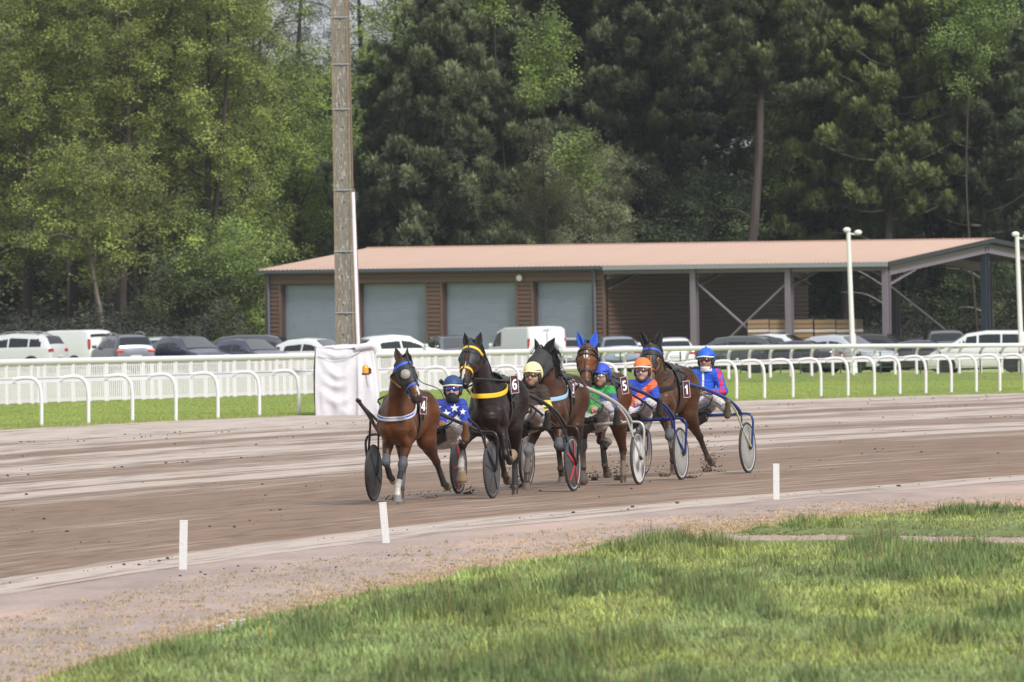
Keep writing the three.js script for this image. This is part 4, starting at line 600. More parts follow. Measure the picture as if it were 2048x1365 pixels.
{ // the rest of the wood, one dark mass
  const list = [], add = (X, d, Y, s, c) => list.push([X, Y, -d, rnd() * 6.283, s, s, ...c]);
  for (let i = 0; i < 70000; i++) {
    const d = rr(505, 575), px = rr(-420, 2500), X = (px - CX) / LENS * d, topm = (px > 520 && px < 860) ? 12.5 + 2 * noise(px / 40, 3) : 26; const Y = Math.pow(rnd(), 1.15) * topm; const broad = px < 700, v = rr(0.5, 1.2), k = noise(X * 0.4, Y * 0.4, d * 0.1); if (k < 0.33 && Y > 7) continue;
    add(X, d, land(X, 480) + rise(d) + Y, rr(1.6, 2.8), broad ? [0.13 * v, 0.16 * v, 0.038 * v] : [0.062 * v, 0.092 * v, 0.040 * v]);
  }
  scatter('forest', SPRAYS, leafMat, list, 'dark depth of the wood behind the front row of trees');
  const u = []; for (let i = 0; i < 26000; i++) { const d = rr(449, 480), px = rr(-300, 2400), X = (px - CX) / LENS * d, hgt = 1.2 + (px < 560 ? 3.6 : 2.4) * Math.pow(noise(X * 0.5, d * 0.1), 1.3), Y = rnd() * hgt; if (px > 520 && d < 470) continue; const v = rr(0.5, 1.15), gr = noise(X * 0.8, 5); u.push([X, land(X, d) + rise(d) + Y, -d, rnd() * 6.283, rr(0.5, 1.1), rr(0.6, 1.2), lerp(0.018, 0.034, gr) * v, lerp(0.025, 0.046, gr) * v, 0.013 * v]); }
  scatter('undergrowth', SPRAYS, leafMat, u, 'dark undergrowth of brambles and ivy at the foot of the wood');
  const trunks = []; for (let i = 0; i < 90; i++) { const d = rr(478, 540), px = rr(-200, 2300), X = (px - CX) / LENS * d, b = land(X, d) + rise(d); trunks.push(rod(V(X, b - 0.3, -d), V(X + rr(-0.5, 0.5), b + rr(9, 17), -d), rr(0.1, 0.2), 0.06, 6)); }
  const o = obj('tree_trunks', trunks, bark); tag(o, 'thin dark trunks inside the wood', null, null, 'stuff');
}
// ---------------------------------------------------------------- parked cars
const glassM = new THREE.MeshPhysicalMaterial({ color: new THREE.Color().setRGB(0.02, 0.025, 0.03), roughness: 0.1, metalness: 0.0, specularIntensity: 0.55 });
const screenM = new THREE.MeshPhysicalMaterial({ color: new THREE.Color().setRGB(0.03, 0.035, 0.04), roughness: 0.06, clearcoat: 1, clearcoatRoughness: 0.04 });
const tyreM = M([0.02, 0.02, 0.02], 0.9), rimM = M([0.35, 0.36, 0.37], 0.35, { metalness: 0.7 }), blackTrim = M([0.02, 0.02, 0.022], 0.6), redLamp = new THREE.MeshPhysicalMaterial({ color: new THREE.Color().setRGB(0.42, 0.015, 0.02), roughness: 0.2, clearcoat: 1 }), headM = new THREE.MeshPhysicalMaterial({ color: new THREE.Color().setRGB(0.55, 0.56, 0.58), roughness: 0.12, clearcoat: 1 }), plateM = M([0.6, 0.6, 0.58], 0.5);
// outline from nose to tail: [x, y], belt height, half width, half width of the roof, hood end and roof start / end indices
const CARS = {
  hatch: { o: [[2.05, 0.42], [2.03, 0.68], [1.85, 0.80], [1.05, 0.98], [0.25, 1.46], [-0.4, 1.52], [-1.25, 1.47], [-1.75, 1.30], [-2.02, 0.98], [-2.06, 0.55]], belt: 0.95, w: 0.88, wt: 0.60, ws: [1.05, 0.25], rw: [-1.62, -2.0], wb: 1.25, win: [[0.62, -0.28], [-0.36, -1.28]] },
  suv: { o: [[2.2, 0.5], [2.18, 0.85], [1.95, 0.98], [1.15, 1.10], [0.45, 1.62], [-0.3, 1.69], [-1.5, 1.64], [-1.95, 1.50], [-2.2, 1.06], [-2.25, 0.6]], belt: 1.08, w: 0.93, wt: 0.66, ws: [1.15, 0.45], rw: [-1.85, -2.18], wb: 1.33, win: [[0.75, -0.2], [-0.28, -1.15], [-1.22, -1.75]] },
  wagon: { o: [[2.3, 0.42], [2.28, 0.68], [2.1, 0.80], [1.15, 0.96], [0.4, 1.42], [-0.3, 1.49], [-1.5, 1.46], [-2.05, 1.33], [-2.32, 0.98], [-2.36, 0.55]], belt: 0.94, w: 0.90, wt: 0.62, ws: [1.15, 0.4], rw: [-1.95, -2.3], wb: 1.38, win: [[0.72, -0.22], [-0.3, -1.15], [-1.22, -1.9]] },
  sedan: { o: [[2.3, 0.42], [2.28, 0.68], [2.1, 0.80], [1.15, 0.94], [0.35, 1.38], [-0.3, 1.44], [-0.9, 1.41], [-1.65, 1.02], [-2.2, 0.99], [-2.35, 0.60]], belt: 0.93, w: 0.90, wt: 0.60, ws: [1.15, 0.35], rw: [-0.95, -1.62], wb: 1.38, win: [[0.7, -0.22], [-0.3, -1.2]] },
  mpv: { o: [[2.3, 0.45], [2.28, 0.78], [2.05, 0.95], [1.55, 1.10], [0.55, 1.72], [-0.3, 1.83], [-1.7, 1.80], [-2.15, 1.66], [-2.33, 1.1], [-2.36, 0.6]], belt: 1.08, w: 0.93, wt: 0.70, ws: [1.55, 0.55], rw: [-2.08, -2.31], wb: 1.42, win: [[1.15, 0.1], [0.0, -0.95], [-1.03, -1.95]] },
  van: { o: [[2.15, 0.45], [2.13, 0.8], [1.9, 0.98], [1.35, 1.14], [0.7, 1.72], [0.2, 1.83], [-1.8, 1.82], [-2.08, 1.74], [-2.2, 1.0], [-2.22, 0.5]], belt: 1.08, w: 0.91, wt: 0.76, ws: [1.35, 0.7], rw: [-2.1, -2.18], wb: 1.35, win: [[1.05, 0.25]], van: true },
  bigvan: { o: [[2.45, 0.45], [2.43, 0.9], [2.2, 1.08], [1.75, 1.22], [1.05, 1.86], [0.5, 1.97], [-2.1, 1.97], [-2.32, 1.90], [-2.42, 1.1], [-2.43, 0.5]], belt: 1.12, w: 0.97, wt: 0.84, ws: [1.75, 1.05], rw: null, wb: 1.6, win: [[1.45, 0.6]], van: true },
};
function car(label, x, d, type, colour, yaw, opt = {}) {
  const T = CARS[type], k = opt.scale || 1, p = gd(x, d), root = thing(opt.name || ({ bigvan: 'parked_van', van: 'parked_van' }[type] || 'parked_car'), label, /van/.test(type) ? 'van' : 'car', [p.x, p.y - 0.02, p.z], yaw * Math.PI / 180); root.scale.setScalar(k);
  const paint = new THREE.MeshPhysicalMaterial({ color: new THREE.Color().setRGB(...colour), roughness: 0.32, metalness: opt.metal ?? 0.15, clearcoat: 0.9, clearcoatRoughness: 0.12 });
  const yOf = X => { const o = T.o; if (X >= o[0][0]) return o[0][1]; for (let i = 1; i < o.length; i++) if (X >= o[i][0]) { const t = (o[i - 1][0] - X) / (o[i - 1][0] - o[i][0]); return lerp(o[i - 1][1], o[i][1], t); } return o[o.length - 1][1]; };
  const x0 = T.o[0][0], x1 = T.o[T.o.length - 1][0], wOf = X => T.w * (1 - 0.16 * Math.pow(Math.max(0, (X - x0 + 0.9) / 0.9), 2.5) - 0.08 * Math.pow(Math.max(0, (x1 + 0.7 - X) / 0.7), 2.5));
  const sect = X => { const y = yOf(X), W = wOf(X), b = Math.min(T.belt, y), up = clamp((y - T.belt) / 0.5, 0, 1), wt = y > T.belt ? lerp(W * 0.93, T.wt, up) : W * 0.9; return [[W * 0.90, 0.22], [W * 0.99, 0.40], [W, 0.62], [W * 0.985, b - 0.1], [W * 0.95, b], [wt + (y > T.belt ? 0.03 : 0), Math.max(b, y - 0.07)], [wt - 0.08, y - 0.008], [wt * 0.4, y + 0.018], [0, y + 0.02]]; };
  const xs = []; for (let i = 0; i + 1 < T.o.length; i++) { const n = Math.max(1, Math.ceil((T.o[i][0] - T.o[i + 1][0]) / 0.16)); for (let q = 0; q < n; q++) xs.push(lerp(T.o[i][0], T.o[i + 1][0], q / n)); } xs.push(x1);
  { const P3 = [], ix = [], R = 17; for (const X of xs) { const s = sect(X), full = [...s.map(([z, y]) => [z, y]), ...s.slice(0, 8).reverse().map(([z, y]) => [-z, y])]; for (const [z, y] of full) P3.push(X, y, z); } for (let i = 0; i + 1 < xs.length; i++) for (let j = 0; j + 1 < R; j++) { const a = i * R + j, b = a + 1, c = a + R, e = c + 1; ix.push(a, b, c, b, e, c); } for (const i of [0, xs.length - 1]) { const c = P3.length / 3; P3.push(xs[i] + (i ? -0.02 : 0.02), 0.45, 0); for (let j = 0; j + 1 < R; j++) i ? ix.push(c, i * R + j, i * R + j + 1) : ix.push(c, j + 1, j); }
    const g = new THREE.BufferGeometry(); g.setAttribute('position', new THREE.Float32BufferAttribute(P3, 3)); g.setIndex(ix); g.computeVertexNormals(); obj('body', g, paint, root); }
  obj('underside', box(x0 - x1 - 0.3, 0.25, T.w * 1.6, (x0 + x1) / 2, 0.27, 0), blackTrim, root);
  const sideGlass = (a, b, s) => { const n = 10, g = surfaceGrid(n, 3, (u, v) => { const X = lerp(a, b, u), S = sect(X), lo = S[4], hi = S[5], t = lerp(0.06, 0.93, v), q = Math.max(0, (hi[1] - lo[1] - 0.04)); return V(X, lo[1] + q * t, s * (lerp(lo[0], hi[0], t) + 0.012)); }); return g; };
  for (const [a, b] of T.win) for (const s of [-1, 1]) obj('side_window', sideGlass(a, b, s), glassM, root);
  const cross = (a, b) => surfaceGrid(8, 6, (u, v) => { const X = lerp(a, b, v), y = yOf(X), S = sect(X), w = Math.min(S[6][0] + 0.04, S[5][0]) * 0.95, z = (u * 2 - 1) * w; return V(X + (a > 0 ? 0.012 : -0.012), y + 0.03 - 0.02 * Math.pow(Math.abs(u * 2 - 1), 3), z); });
  obj('windscreen', cross(T.ws[0] - 0.04, T.ws[1] + 0.05), screenM, root);
  if (T.rw && !opt.noRear) { const rw = obj('rear_window', cross(T.rw[0], T.rw[1] + 0.06), glassM, root); if (T.van) obj('door_seam', box(0.02, 1.2, 0.03, x1 - 0.01, 0.95, 0), blackTrim, root); }
  if (type === 'bigvan') obj('door_seam', [box(0.03, 1.35, 0.025, x1 + 0.02, 1.05, 0), box(0.05, 0.04, 0.3, x1 - 0.01, 1.86, 0)], M([0.35, 0.35, 0.36], 0.6), root);
  for (const X of [T.wb, -T.wb]) for (const s of [-1, 1]) { const w = new THREE.Group(); w.name = 'wheel'; root.add(w); w.position.set(X, 0.32, s * (T.w - 0.1)); const t = new THREE.TorusGeometry(0.235, 0.09, 8, 24); obj('tyre', t, tyreM, w); const r = new THREE.CylinderGeometry(0.2, 0.2, 0.12, 18); r.rotateX(Math.PI / 2); obj('rim', r, rimM, w); const a = new THREE.CylinderGeometry(0.385, 0.385, 0.03, 24, 1, false); a.rotateX(Math.PI / 2); a.translate(X, 0.36, s * (wOf(X) - 0.004)); obj('wheel_arch', a, blackTrim, root); w.position.z = s * (T.w + 0.02 - 0.09); }
  const ty = opt.tailY ?? T.belt - 0.13; for (const s of [-1, 1]) { const tall = T.van || type === 'mpv'; obj('tail_light', rbox(0.12, tall ? 0.5 : 0.16, tall ? 0.12 : 0.36, 0.04, x1 + (tall ? 0.1 : 0.08), tall ? T.belt + 0.1 : ty, s * (wOf(x1) - (tall ? 0.05 : 0.14))), redLamp, root); obj('headlight', rbox(0.34, 0.15, 0.3, 0.05, x0 - 0.14, 0.66 + (T.belt - 0.95) * 0.7, s * (wOf(x0) - 0.12)), headM, root); const hX = T.ws[0] - 0.35; obj('mirror', rbox(0.12, 0.15, 0.2, 0.04, hX, T.belt + 0.1, s * (T.w + 0.08)), opt.darkMirror ? blackTrim : paint, root); }
  obj('number_plate', [box(0.02, 0.11, 0.5, x1 - 0.035, 0.72, 0), box(0.02, 0.11, 0.5, x0 + 0.02, 0.46, 0)], plateM, root);
  obj('bumper', [rbox(0.14, 0.18, T.w * 1.7, 0.05, x1 + 0.02, 0.42, 0), rbox(0.1, 0.16, T.w * 1.5, 0.05, x0 - 0.03, 0.38, 0)], opt.paintBumper ? paint : blackTrim, root);
  if (opt.rails) for (const s of [-1, 1]) obj('roof_rail', tube([V(0.2, yOf(0.2), s * T.wt * 0.95), V(-0.1, yOf(-0.1) + 0.07, s * T.wt * 0.95), V(-1.2, yOf(-1.2) + 0.07, s * T.wt * 0.95), V(-1.6, yOf(-1.6), s * T.wt * 0.9)], 0.022, 16, 6), M([0.4, 0.4, 0.42], 0.4, { metalness: 0.6 }), root);
  return root;
}
const WHITE = [0.72, 0.73, 0.74], SILVER = [0.42, 0.44, 0.46], NAVY = [0.025, 0.035, 0.075], SLATE = [0.075, 0.085, 0.11], BLACK = [0.018, 0.018, 0.021], BLUEGREY = [0.2, 0.24, 0.31], PLUM = [0.07, 0.06, 0.085];
car('white estate car at the left edge seen from its side and tail', 22, 411, 'suv', [0.6, 0.61, 0.63], 158, { rails: true, scale: 1.05 });
car('small white van with dark rear door glass beside the white estate car', 126, 421, 'van', WHITE, 143, { scale: 1.04 });
car('slate grey off-road car seen from behind, right of the small white van', 243, 413, 'suv', SLATE, 108, { rails: true, metal: 0.4, scale: 1.03 });
car('silver car half hidden between the slate grey and navy cars', 316, 430, 'hatch', SILVER, 96, { scale: 1.05 });
car('navy hatchback seen from the front, third car from the small white van', 378, 412, 'hatch', NAVY, -58, { scale: 1.1, metal: 0.3 });
car('dark grey estate car behind the second navy hatchback', 466, 426, 'wagon', [0.05, 0.055, 0.075], 172, { scale: 1.12 });
car('second navy hatchback facing right, beside the corner of the shed', 500, 411, 'hatch', [0.03, 0.04, 0.08], -52, { scale: 1.02 });
car('white hatchback half hidden by the cloth sheet at the pole', 636, 414, 'hatch', WHITE, -35, { scale: 1.02 });
car('white car with red tail lights right behind the leading horse', 796, 412, 'hatch', WHITE, 32, { scale: 1.12 });
car('dark car seen through the gap behind the nearly black horse', 905, 424, 'suv', [0.12, 0.13, 0.15], -74, { scale: 0.96 });
car('large white delivery van with blank rear doors before the roller doors', 1051, 416, 'bigvan', WHITE, 113, { scale: 1.03 });
car('grey car parked to the right of the large white delivery van', 1133, 424, 'suv', [0.3, 0.31, 0.33], 90, { scale: 0.92 });
car('silver blue estate car seen from behind between two horse heads', 1226, 411, 'wagon', BLUEGREY, 97, { scale: 1.08, metal: 0.4 });
car('small white car parked left of the white hatchback seen from behind', 1272, 427, 'hatch', WHITE, 82, { scale: 0.86 });
car('white hatchback seen from behind, left of the first carport column', 1345, 412, 'hatch', WHITE, 93, { scale: 1.02 });
car('dark green grey estate car right of the first carport column', 1462, 412, 'wagon', [0.07, 0.08, 0.085], 150, { scale: 1.08, metal: 0.4 });
car('pale silver car parked in the second row before the crates', 1566, 425, 'hatch', [0.6, 0.62, 0.65], -20, { scale: 1.12, darkMirror: true });
car('black sedan with red tail light in front of the crates', 1580, 407, 'sedan', [0.035, 0.035, 0.05], 160, { scale: 0.98, metal: 0.3 });
car('pale silver hatchback next to the lamp post in front of the bay', 1690, 410, 'hatch', [0.5, 0.53, 0.58], -38, { scale: 1.1, metal: 0.3 });
car('black hatchback behind the right hand carport column', 1768, 427, 'hatch', BLACK, -22, { scale: 1.12 });
car('dark violet grey sedan left of the white people carrier', 1822, 412, 'sedan', PLUM, 166, { scale: 0.98, metal: 0.4 });
car('dark car half hidden in the second row behind the violet grey sedan', 1838, 431, 'wagon', [0.02, 0.024, 0.035], 170, { scale: 1.02 });
car('dark off-road car with silver window frame behind the white people carrier', 1886, 427, 'suv', [0.05, 0.055, 0.06], 92, { scale: 1.1 });
car('white people carrier with long side windows near the right edge', 1962, 408, 'mpv', [0.66, 0.66, 0.68], 171, { scale: 1.0, paintBumper: true });
car('white van cut off by the right edge of the picture', 2098, 418, 'van', WHITE, 160);
// two people far off between the vans and cars
function walker(label, x, d, top, hair, turn) {
  const p = gd(x, d), o = thing('person', label, 'person', [p.x, p.y, p.z], turn), sk = [0.42, 0.26, 0.2], tr = [0.04, 0.05, 0.08], H = []; 
  H.push(P([0, 1.0, 0], [0, 1.32, 0], 0.14, 0.15, top, 0.06, [1.1, 1, 0.75]), P([-0.14, 1.40, 0], [0.14, 1.40, 0], 0.075, 0.075, top, 0.06), P([0, 1.45, 0], [0, 1.56, 0.01], 0.06, 0.055, sk, 0.03), P([0, 1.62, 0.015], [0, 1.66, 0], 0.095, 0.1, sk, 0.03), P([0, 1.61, 0.1], [0, 1.6, 0.115], 0.015, 0.015, sk, 0.02));
  for (const s of [-1, 1]) H.push(P([s * 0.1, 0.95, 0], [s * 0.11, 0.5, 0.02 * s], 0.1, 0.065, tr, 0.04), P([s * 0.11, 0.5, 0.02 * s], [s * 0.12, 0.08, 0.03 * s], 0.063, 0.045, tr, 0.03), P([s * 0.12, 0.04, 0], [s * 0.13, 0.04, 0.17], 0.045, 0.04, [0.03, 0.03, 0.03], 0.02), P([s * 0.2, 1.38, 0], [s * 0.26, 1.1, 0], 0.055, 0.045, top, 0.03), P([s * 0.26, 1.1, 0], [s * 0.23, 0.86, 0.08], 0.043, 0.033, top, 0.03), P([s * 0.23, 0.84, 0.08], [s * 0.22, 0.75, 0.1], 0.035, 0.025, sk, 0.02));
  obj('body', meshBody(H, 0.016), skinMat, o); obj('hair', meshBody([P([0, 1.67, -0.015], [0, 1.68, -0.02], 0.108, 0.108, hair, 0.02), P([0, 1.64, -0.05], [0, 1.5, -0.06], 0.08, 0.06, hair, 0.03)], 0.014, { clip: (x2, y, z) => Math.max(z - 0.06 - (y - 1.68) * 0.6, 0.0 - y) }), cloth, o);
}
walker('person with ginger hair standing beside the small white van', 193, 424, [0.4, 0.2, 0.08], [0.36, 0.15, 0.05], 0.5);
walker('person with dark brown hair behind the slate grey car', 203, 428, [0.12, 0.1, 0.1], [0.09, 0.045, 0.03], -0.6);
// ---------------------------------------------------------------- horses, sulkies and drivers. In their own axes they face +z; +x is their left, the viewer's right.
const deg = Math.PI / 180;
const leather = M([0.012, 0.012, 0.013], 0.45), leatherBrown = M([0.22, 0.11, 0.05], 0.55), steel = M([0.5, 0.5, 0.52], 0.3, { metalness: 0.9 });
const coat = new THREE.MeshPhysicalMaterial({ vertexColors: true, roughness: 0.40, specularIntensity: 0.6 });
{ // fine hair and veins
  const t = dataTex(256, 256, (i, j) => { const v = 0.75 * noise(i / 42.6667, j / 51.2, 4, 6, 5) + 0.25 * noise(i / 16, j / 16, 1, 16, 16) + 0.08 * noise(i / 5.12, j / 12.19, 2, 50, 21); return [v, v, v]; }, false); t.repeat.set(2.2, 2.2);
  coat.bumpMap = t; coat.bumpScale = 0.014;
}
function horse(o) {
  const S = o.scale || 1, root = thing('horse', o.label, 'horse', [o.pos.x, o.pos.y + (o.lift || 0), o.pos.z], -o.yaw * deg); root.scale.setScalar(S);
  const c = o.coat, dk = o.points || [0.012, 0.010, 0.010], mid = [lerp(c[0], dk[0], 0.35), lerp(c[1], dk[1], 0.35), lerp(c[2], dk[2], 0.35)], bel = o.belly || c;
  const back = o.back || mid, R = [];
  // trunk
  R.push(P([0, 1.17, 0.34], [0, 1.19, -0.2], 0.335, 0.325, c, 0.1, [0.70, 1, 1]), P([0, 1.13, 0.46], [0, 1.1, 0.2], 0.26, 0.28, bel, 0.1, [0.66, 1, 1]), P([0, 1.36, 0.42], [0, 1.40, 0.12], 0.17, 0.15, back, 0.12, [0.6, 1, 1]),
    P([0, 1.36, 0.1], [0, 1.32, -0.5], 0.17, 0.23, back, 0.12, [0.95, 1, 1]), P([0, 1.2, -0.2], [0, 1.26, -0.55], 0.30, 0.27, c, 0.1, [0.82, 1, 1]));
  for (const s of [-1, 1]) {
    R.push(P([s * 0.13, 1.28, -0.5], [s * 0.13, 1.16, -0.72], 0.22, 0.17, c, 0.08), Sp([s * 0.2, 1.42, -0.38], 0.09, back, 0.1));
    R.push(P([s * 0.10, 1.40, 0.40], [s * 0.135, 1.10, 0.64], 0.12, 0.115, c, 0.05), P([s * 0.135, 1.08, 0.62], [s * 0.145, 0.98, 0.44], 0.11, 0.105, c, 0.045), Sp([s * 0.078, 1.04, 0.71], 0.125, c, 0.03), P([s * 0.07, 0.98, 0.70], [s * 0.1, 0.85, 0.56], 0.095, 0.065, c, 0.025));
  }
  // neck and head
  const poll = V(...o.poll), nb = V(0, 1.26, 0.58), nm = nb.clone().lerp(poll, 0.5).add(V(0, o.arch ?? 0.03, -0.02));
  R.push(P([0, 1.24, 0.56], [nm.x, nm.y, nm.z], 0.235, 0.165, c, 0.1, [0.62, 1, 1]), P([nm.x, nm.y, nm.z], [poll.x, poll.y - 0.05, poll.z - 0.02], 0.165, 0.12, mid, 0.08, [0.62, 1, 1]), P([0, 1.1, 0.68], [nm.x * 0.6, nm.y - 0.16, nm.z + 0.08], 0.16, 0.11, c, 0.08, [0.7, 1, 1]));
  const hp = o.headPitch * deg, hy = o.headYaw * deg; // pitch below the horizontal, yaw to the viewer's right
  const hd = V(Math.sin(hy) * Math.cos(hp), -Math.sin(hp), Math.cos(hy) * Math.cos(hp)), hl = V(Math.cos(hy), 0, -Math.sin(hy)), hu = hd.clone().cross(hl).normalize().multiplyScalar(1); // hu: out of the forehead
  if (o.headRoll) { hl.applyAxisAngle(hd, o.headRoll * deg); hu.applyAxisAngle(hd, o.headRoll * deg); }
  const H = (x, y, z) => poll.clone().addScaledVector(hl, x).addScaledVector(hu, y).addScaledVector(hd, z), Ha = (x, y, z) => H(x, y, z).toArray();
  const face = o.face || c, muz = o.muzzle || [0.02, 0.017, 0.017], head = [];
  head.push(P(Ha(0, 0.0, 0.02), Ha(0, 0.0, 0.16), 0.116, 0.112, face, 0.05), P(Ha(0.066, -0.085, 0.10), Ha(0.055, -0.075, 0.24), 0.085, 0.07, face, 0.04), P(Ha(-0.066, -0.085, 0.10), Ha(-0.055, -0.075, 0.24), 0.085, 0.07, face, 0.04),
    P(Ha(0, 0.018, 0.16), Ha(0, -0.02, 0.48), 0.092, 0.062, face, 0.05), P(Ha(0, -0.075, 0.26), Ha(0, -0.075, 0.50), 0.06, 0.042, mid, 0.05), P(Ha(0.034, -0.03, 0.50), Ha(0.03, -0.04, 0.55), 0.054, 0.046, muz, 0.03), P(Ha(-0.034, -0.03, 0.50), Ha(-0.03, -0.04, 0.55), 0.054, 0.046, muz, 0.03), P(Ha(0, -0.095, 0.50), Ha(0, -0.1, 0.545), 0.036, 0.033, muz, 0.03),
    Sp(Ha(0.1, 0.02, 0.17), 0.036, face, 0.03), Sp(Ha(-0.1, 0.02, 0.17), 0.036, face, 0.03), { ...Sp(Ha(0.052, 0.0, 0.568), 0.018, muz, 0.01), n: 1 }, { ...Sp(Ha(-0.052, 0.0, 0.568), 0.016, muz, 0.01), n: 1 });
  // legs; angles in degrees from straight down, positive to the front
  const legs = [], down = (p, L, a, dx = 0) => V(p.x + dx, p.y - L * Math.cos(a * deg), p.z + L * Math.sin(a * deg));
  const legC = o.legs || dk;
  ['RF', 'LF', 'RH', 'LH'].forEach((n, i) => {
    const s = i % 2 ? 1 : -1, L = o.pose[n], A = {}; const socks = o.socks?.[n], hoofC = o.hoofs?.[n] || [0.13, 0.10, 0.08], pas = socks ? [0.62, 0.58, 0.53] : legC;
    if (i < 2) {
      const e = V(s * 0.135, 0.96, 0.46 + (L.e || 0)), k = down(e, 0.43, L.a[0], L.x || 0), f = down(k, 0.29, L.a[1], L.x2 || 0), h = down(f, 0.125, L.a[2]);
      R.push(P(e.toArray(), k.toArray(), 0.088, 0.045, mid, 0.04), P(e.clone().add(V(0, -0.02, -0.05)).toArray(), e.clone().lerp(k, 0.5).add(V(0, 0, -0.025)).toArray(), 0.082, 0.05, c, 0.05), Sp(k.clone().add(V(0, 0, 0.008)).toArray(), 0.053, legC, 0.03), P(k.toArray(), f.toArray(), 0.034, 0.028, legC, 0.035), P(k.clone().lerp(f, 0.15).add(V(0, 0, -0.025)).toArray(), f.clone().add(V(0, 0, -0.02)).toArray(), 0.026, 0.028, legC, 0.02), Sp(f.toArray(), 0.042, pas, 0.02), P(f.toArray(), h.toArray(), 0.036, 0.045, pas, 0.02));
      Object.assign(A, { top: e, k, f, h });
    } else {
      const hp2 = V(s * 0.125, 1.2, -0.54), st = down(hp2, 0.35, L.a[0], s * 0.02), k = down(st, 0.47, L.a[1], (L.x || 0) - s * 0.02), f = down(k, 0.37, L.a[2], L.x2 || 0), h = down(f, 0.125, L.a[3]);
      R.push(P(hp2.toArray(), st.toArray(), 0.185, 0.125, c, 0.07), P(hp2.clone().add(V(0, 0, -0.14)).toArray(), st.clone().lerp(k, 0.35).add(V(0, 0, -0.03)).toArray(), 0.14, 0.09, c, 0.07), P(st.toArray(), k.toArray(), 0.115, 0.048, mid, 0.05), Sp(k.clone().add(V(0, 0.01, -0.02)).toArray(), 0.05, legC, 0.03), P(k.toArray(), f.toArray(), 0.041, 0.034, legC, 0.03), P(k.clone().add(V(0, 0.0, -0.04)).toArray(), f.clone().add(V(0, 0, -0.02)).toArray(), 0.03, 0.028, legC, 0.02), Sp(f.toArray(), 0.045, pas, 0.02), P(f.toArray(), h.toArray(), 0.038, 0.046, pas, 0.02));
      Object.assign(A, { top: st, k, f, h });
    }
    if (socks) R.push(P(A.k.clone().lerp(A.f, o.sockTop ?? 0.75).toArray(), A.f.toArray(), 0.043, 0.042, pas, 0.01));
    const ha = L.a[L.a.length - 1] + (L.hoof || 0), hv = V(0, -Math.cos(ha * deg), Math.sin(ha * deg)), tip = A.h.clone().addScaledVector(hv, 0.075);
    legs.push({ n, s, ...A, hv, tip, hoofC, ha });
  });
  const all = [...R, ...head];
  const white = o.blaze; // a white mark on the face: [centre z along the head, half length, half width]
  const body = meshBody(all, 0.0125, { colour: (x, y, z, q) => {
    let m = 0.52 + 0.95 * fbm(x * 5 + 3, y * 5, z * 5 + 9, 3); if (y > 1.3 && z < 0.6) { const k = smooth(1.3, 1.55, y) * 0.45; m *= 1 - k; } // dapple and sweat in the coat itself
    if (white) { const r = V(x, y, z).sub(poll), hz = r.dot(hd), hx = r.dot(hl), hyy = r.dot(hu); for (const [z0, l, w] of white) if (hyy > 0.01 && Math.abs(hz - z0) < l && Math.abs(hx) < w * (1 - 0.5 * Math.abs(hz - z0) / l) * (0.8 + 0.5 * noise(hz * 60, hx * 60))) return [0.62, 0.57, 0.53]; }
    if (y < 0.55 && o.mud) { const k = smooth(0.55, 0.15, y) * noise(x * 30, y * 30, z * 30) * o.mud; return [lerp(q[0], 0.17, k), lerp(q[1], 0.125, k), lerp(q[2], 0.095, k)]; }
    return [q[0] * m, q[1] * m, q[2] * m];
  } });
  obj('body', body, coat, root);
  // hooves
  for (const l of legs) { const g = new THREE.CylinderGeometry(0.048, 0.064, 0.088, 14, 2); g.translate(0, -0.045, 0); const q = new THREE.Quaternion().setFromUnitVectors(V(0, -1, 0), l.hv.clone().normalize()), st = Math.abs(l.ha) < 45 && l.h.y < 0.25; const h = obj('hoof', g, M(l.hoofC, 0.7), root); h.quaternion.copy(st ? new THREE.Quaternion() : q); h.position.copy(l.h).addScaledVector(l.hv, 0.01); }
  // ears
  const earG = () => { const g = new THREE.ConeGeometry(0.042, 0.17, 12, 5), p = g.attributes.position; for (let i = 0; i < p.count; i++) { const y = p.getY(i) / 0.17 + 0.5; const w = Math.sin(Math.PI * Math.min(1, 0.28 + 0.74 * y)) * 1.15 + 0.02; const a = Math.atan2(p.getZ(i), p.getX(i)), r = 0.042 * w; let z = Math.sin(a) * r * 0.55; if (Math.sin(a) > 0) z -= Math.sin(a) * r * 0.75 * (1 - Math.abs(Math.cos(a))); p.setXYZ(i, Math.cos(a) * r * 0.95, p.getY(i), z); } g.computeVertexNormals(); g.translate(0, 0.085, 0); return g; };
  for (const s of [-1, 1]) {
    const e = obj('ear', earG(), M(o.ears || dk, 0.7), root), up = hu.clone().multiplyScalar(0.35).addScaledVector(hd, o.earBack ? -0.6 : -0.75).addScaledVector(hl, s * (o.earOut ?? 0.28)).add(V(0, 0.35, 0)).normalize(), fwd = hd.clone().addScaledVector(hu, 0.8).addScaledVector(hl, s * 0.5); fwd.addScaledVector(up, -fwd.dot(up)).normalize();
    e.quaternion.setFromRotationMatrix(new THREE.Matrix4().makeBasis(up.clone().cross(fwd).normalize(), up, fwd)); e.position.copy(H(s * 0.07, 0.05, -0.03)); e.scale.setScalar(1.18 * (o.earScale || 1)); if (o.earLabel) { e.userData.label = o.earLabel; e.name = 'ear_cap'; }
  }
  // eyes
  const eyeM = M([0.01, 0.008, 0.007], 0.1); for (const s of [-1, 1]) { const g = new THREE.SphereGeometry(0.024, 10, 8); const e = obj('eye', g, eyeM, root); e.position.copy(H(s * 0.116, 0.022, 0.175)); }
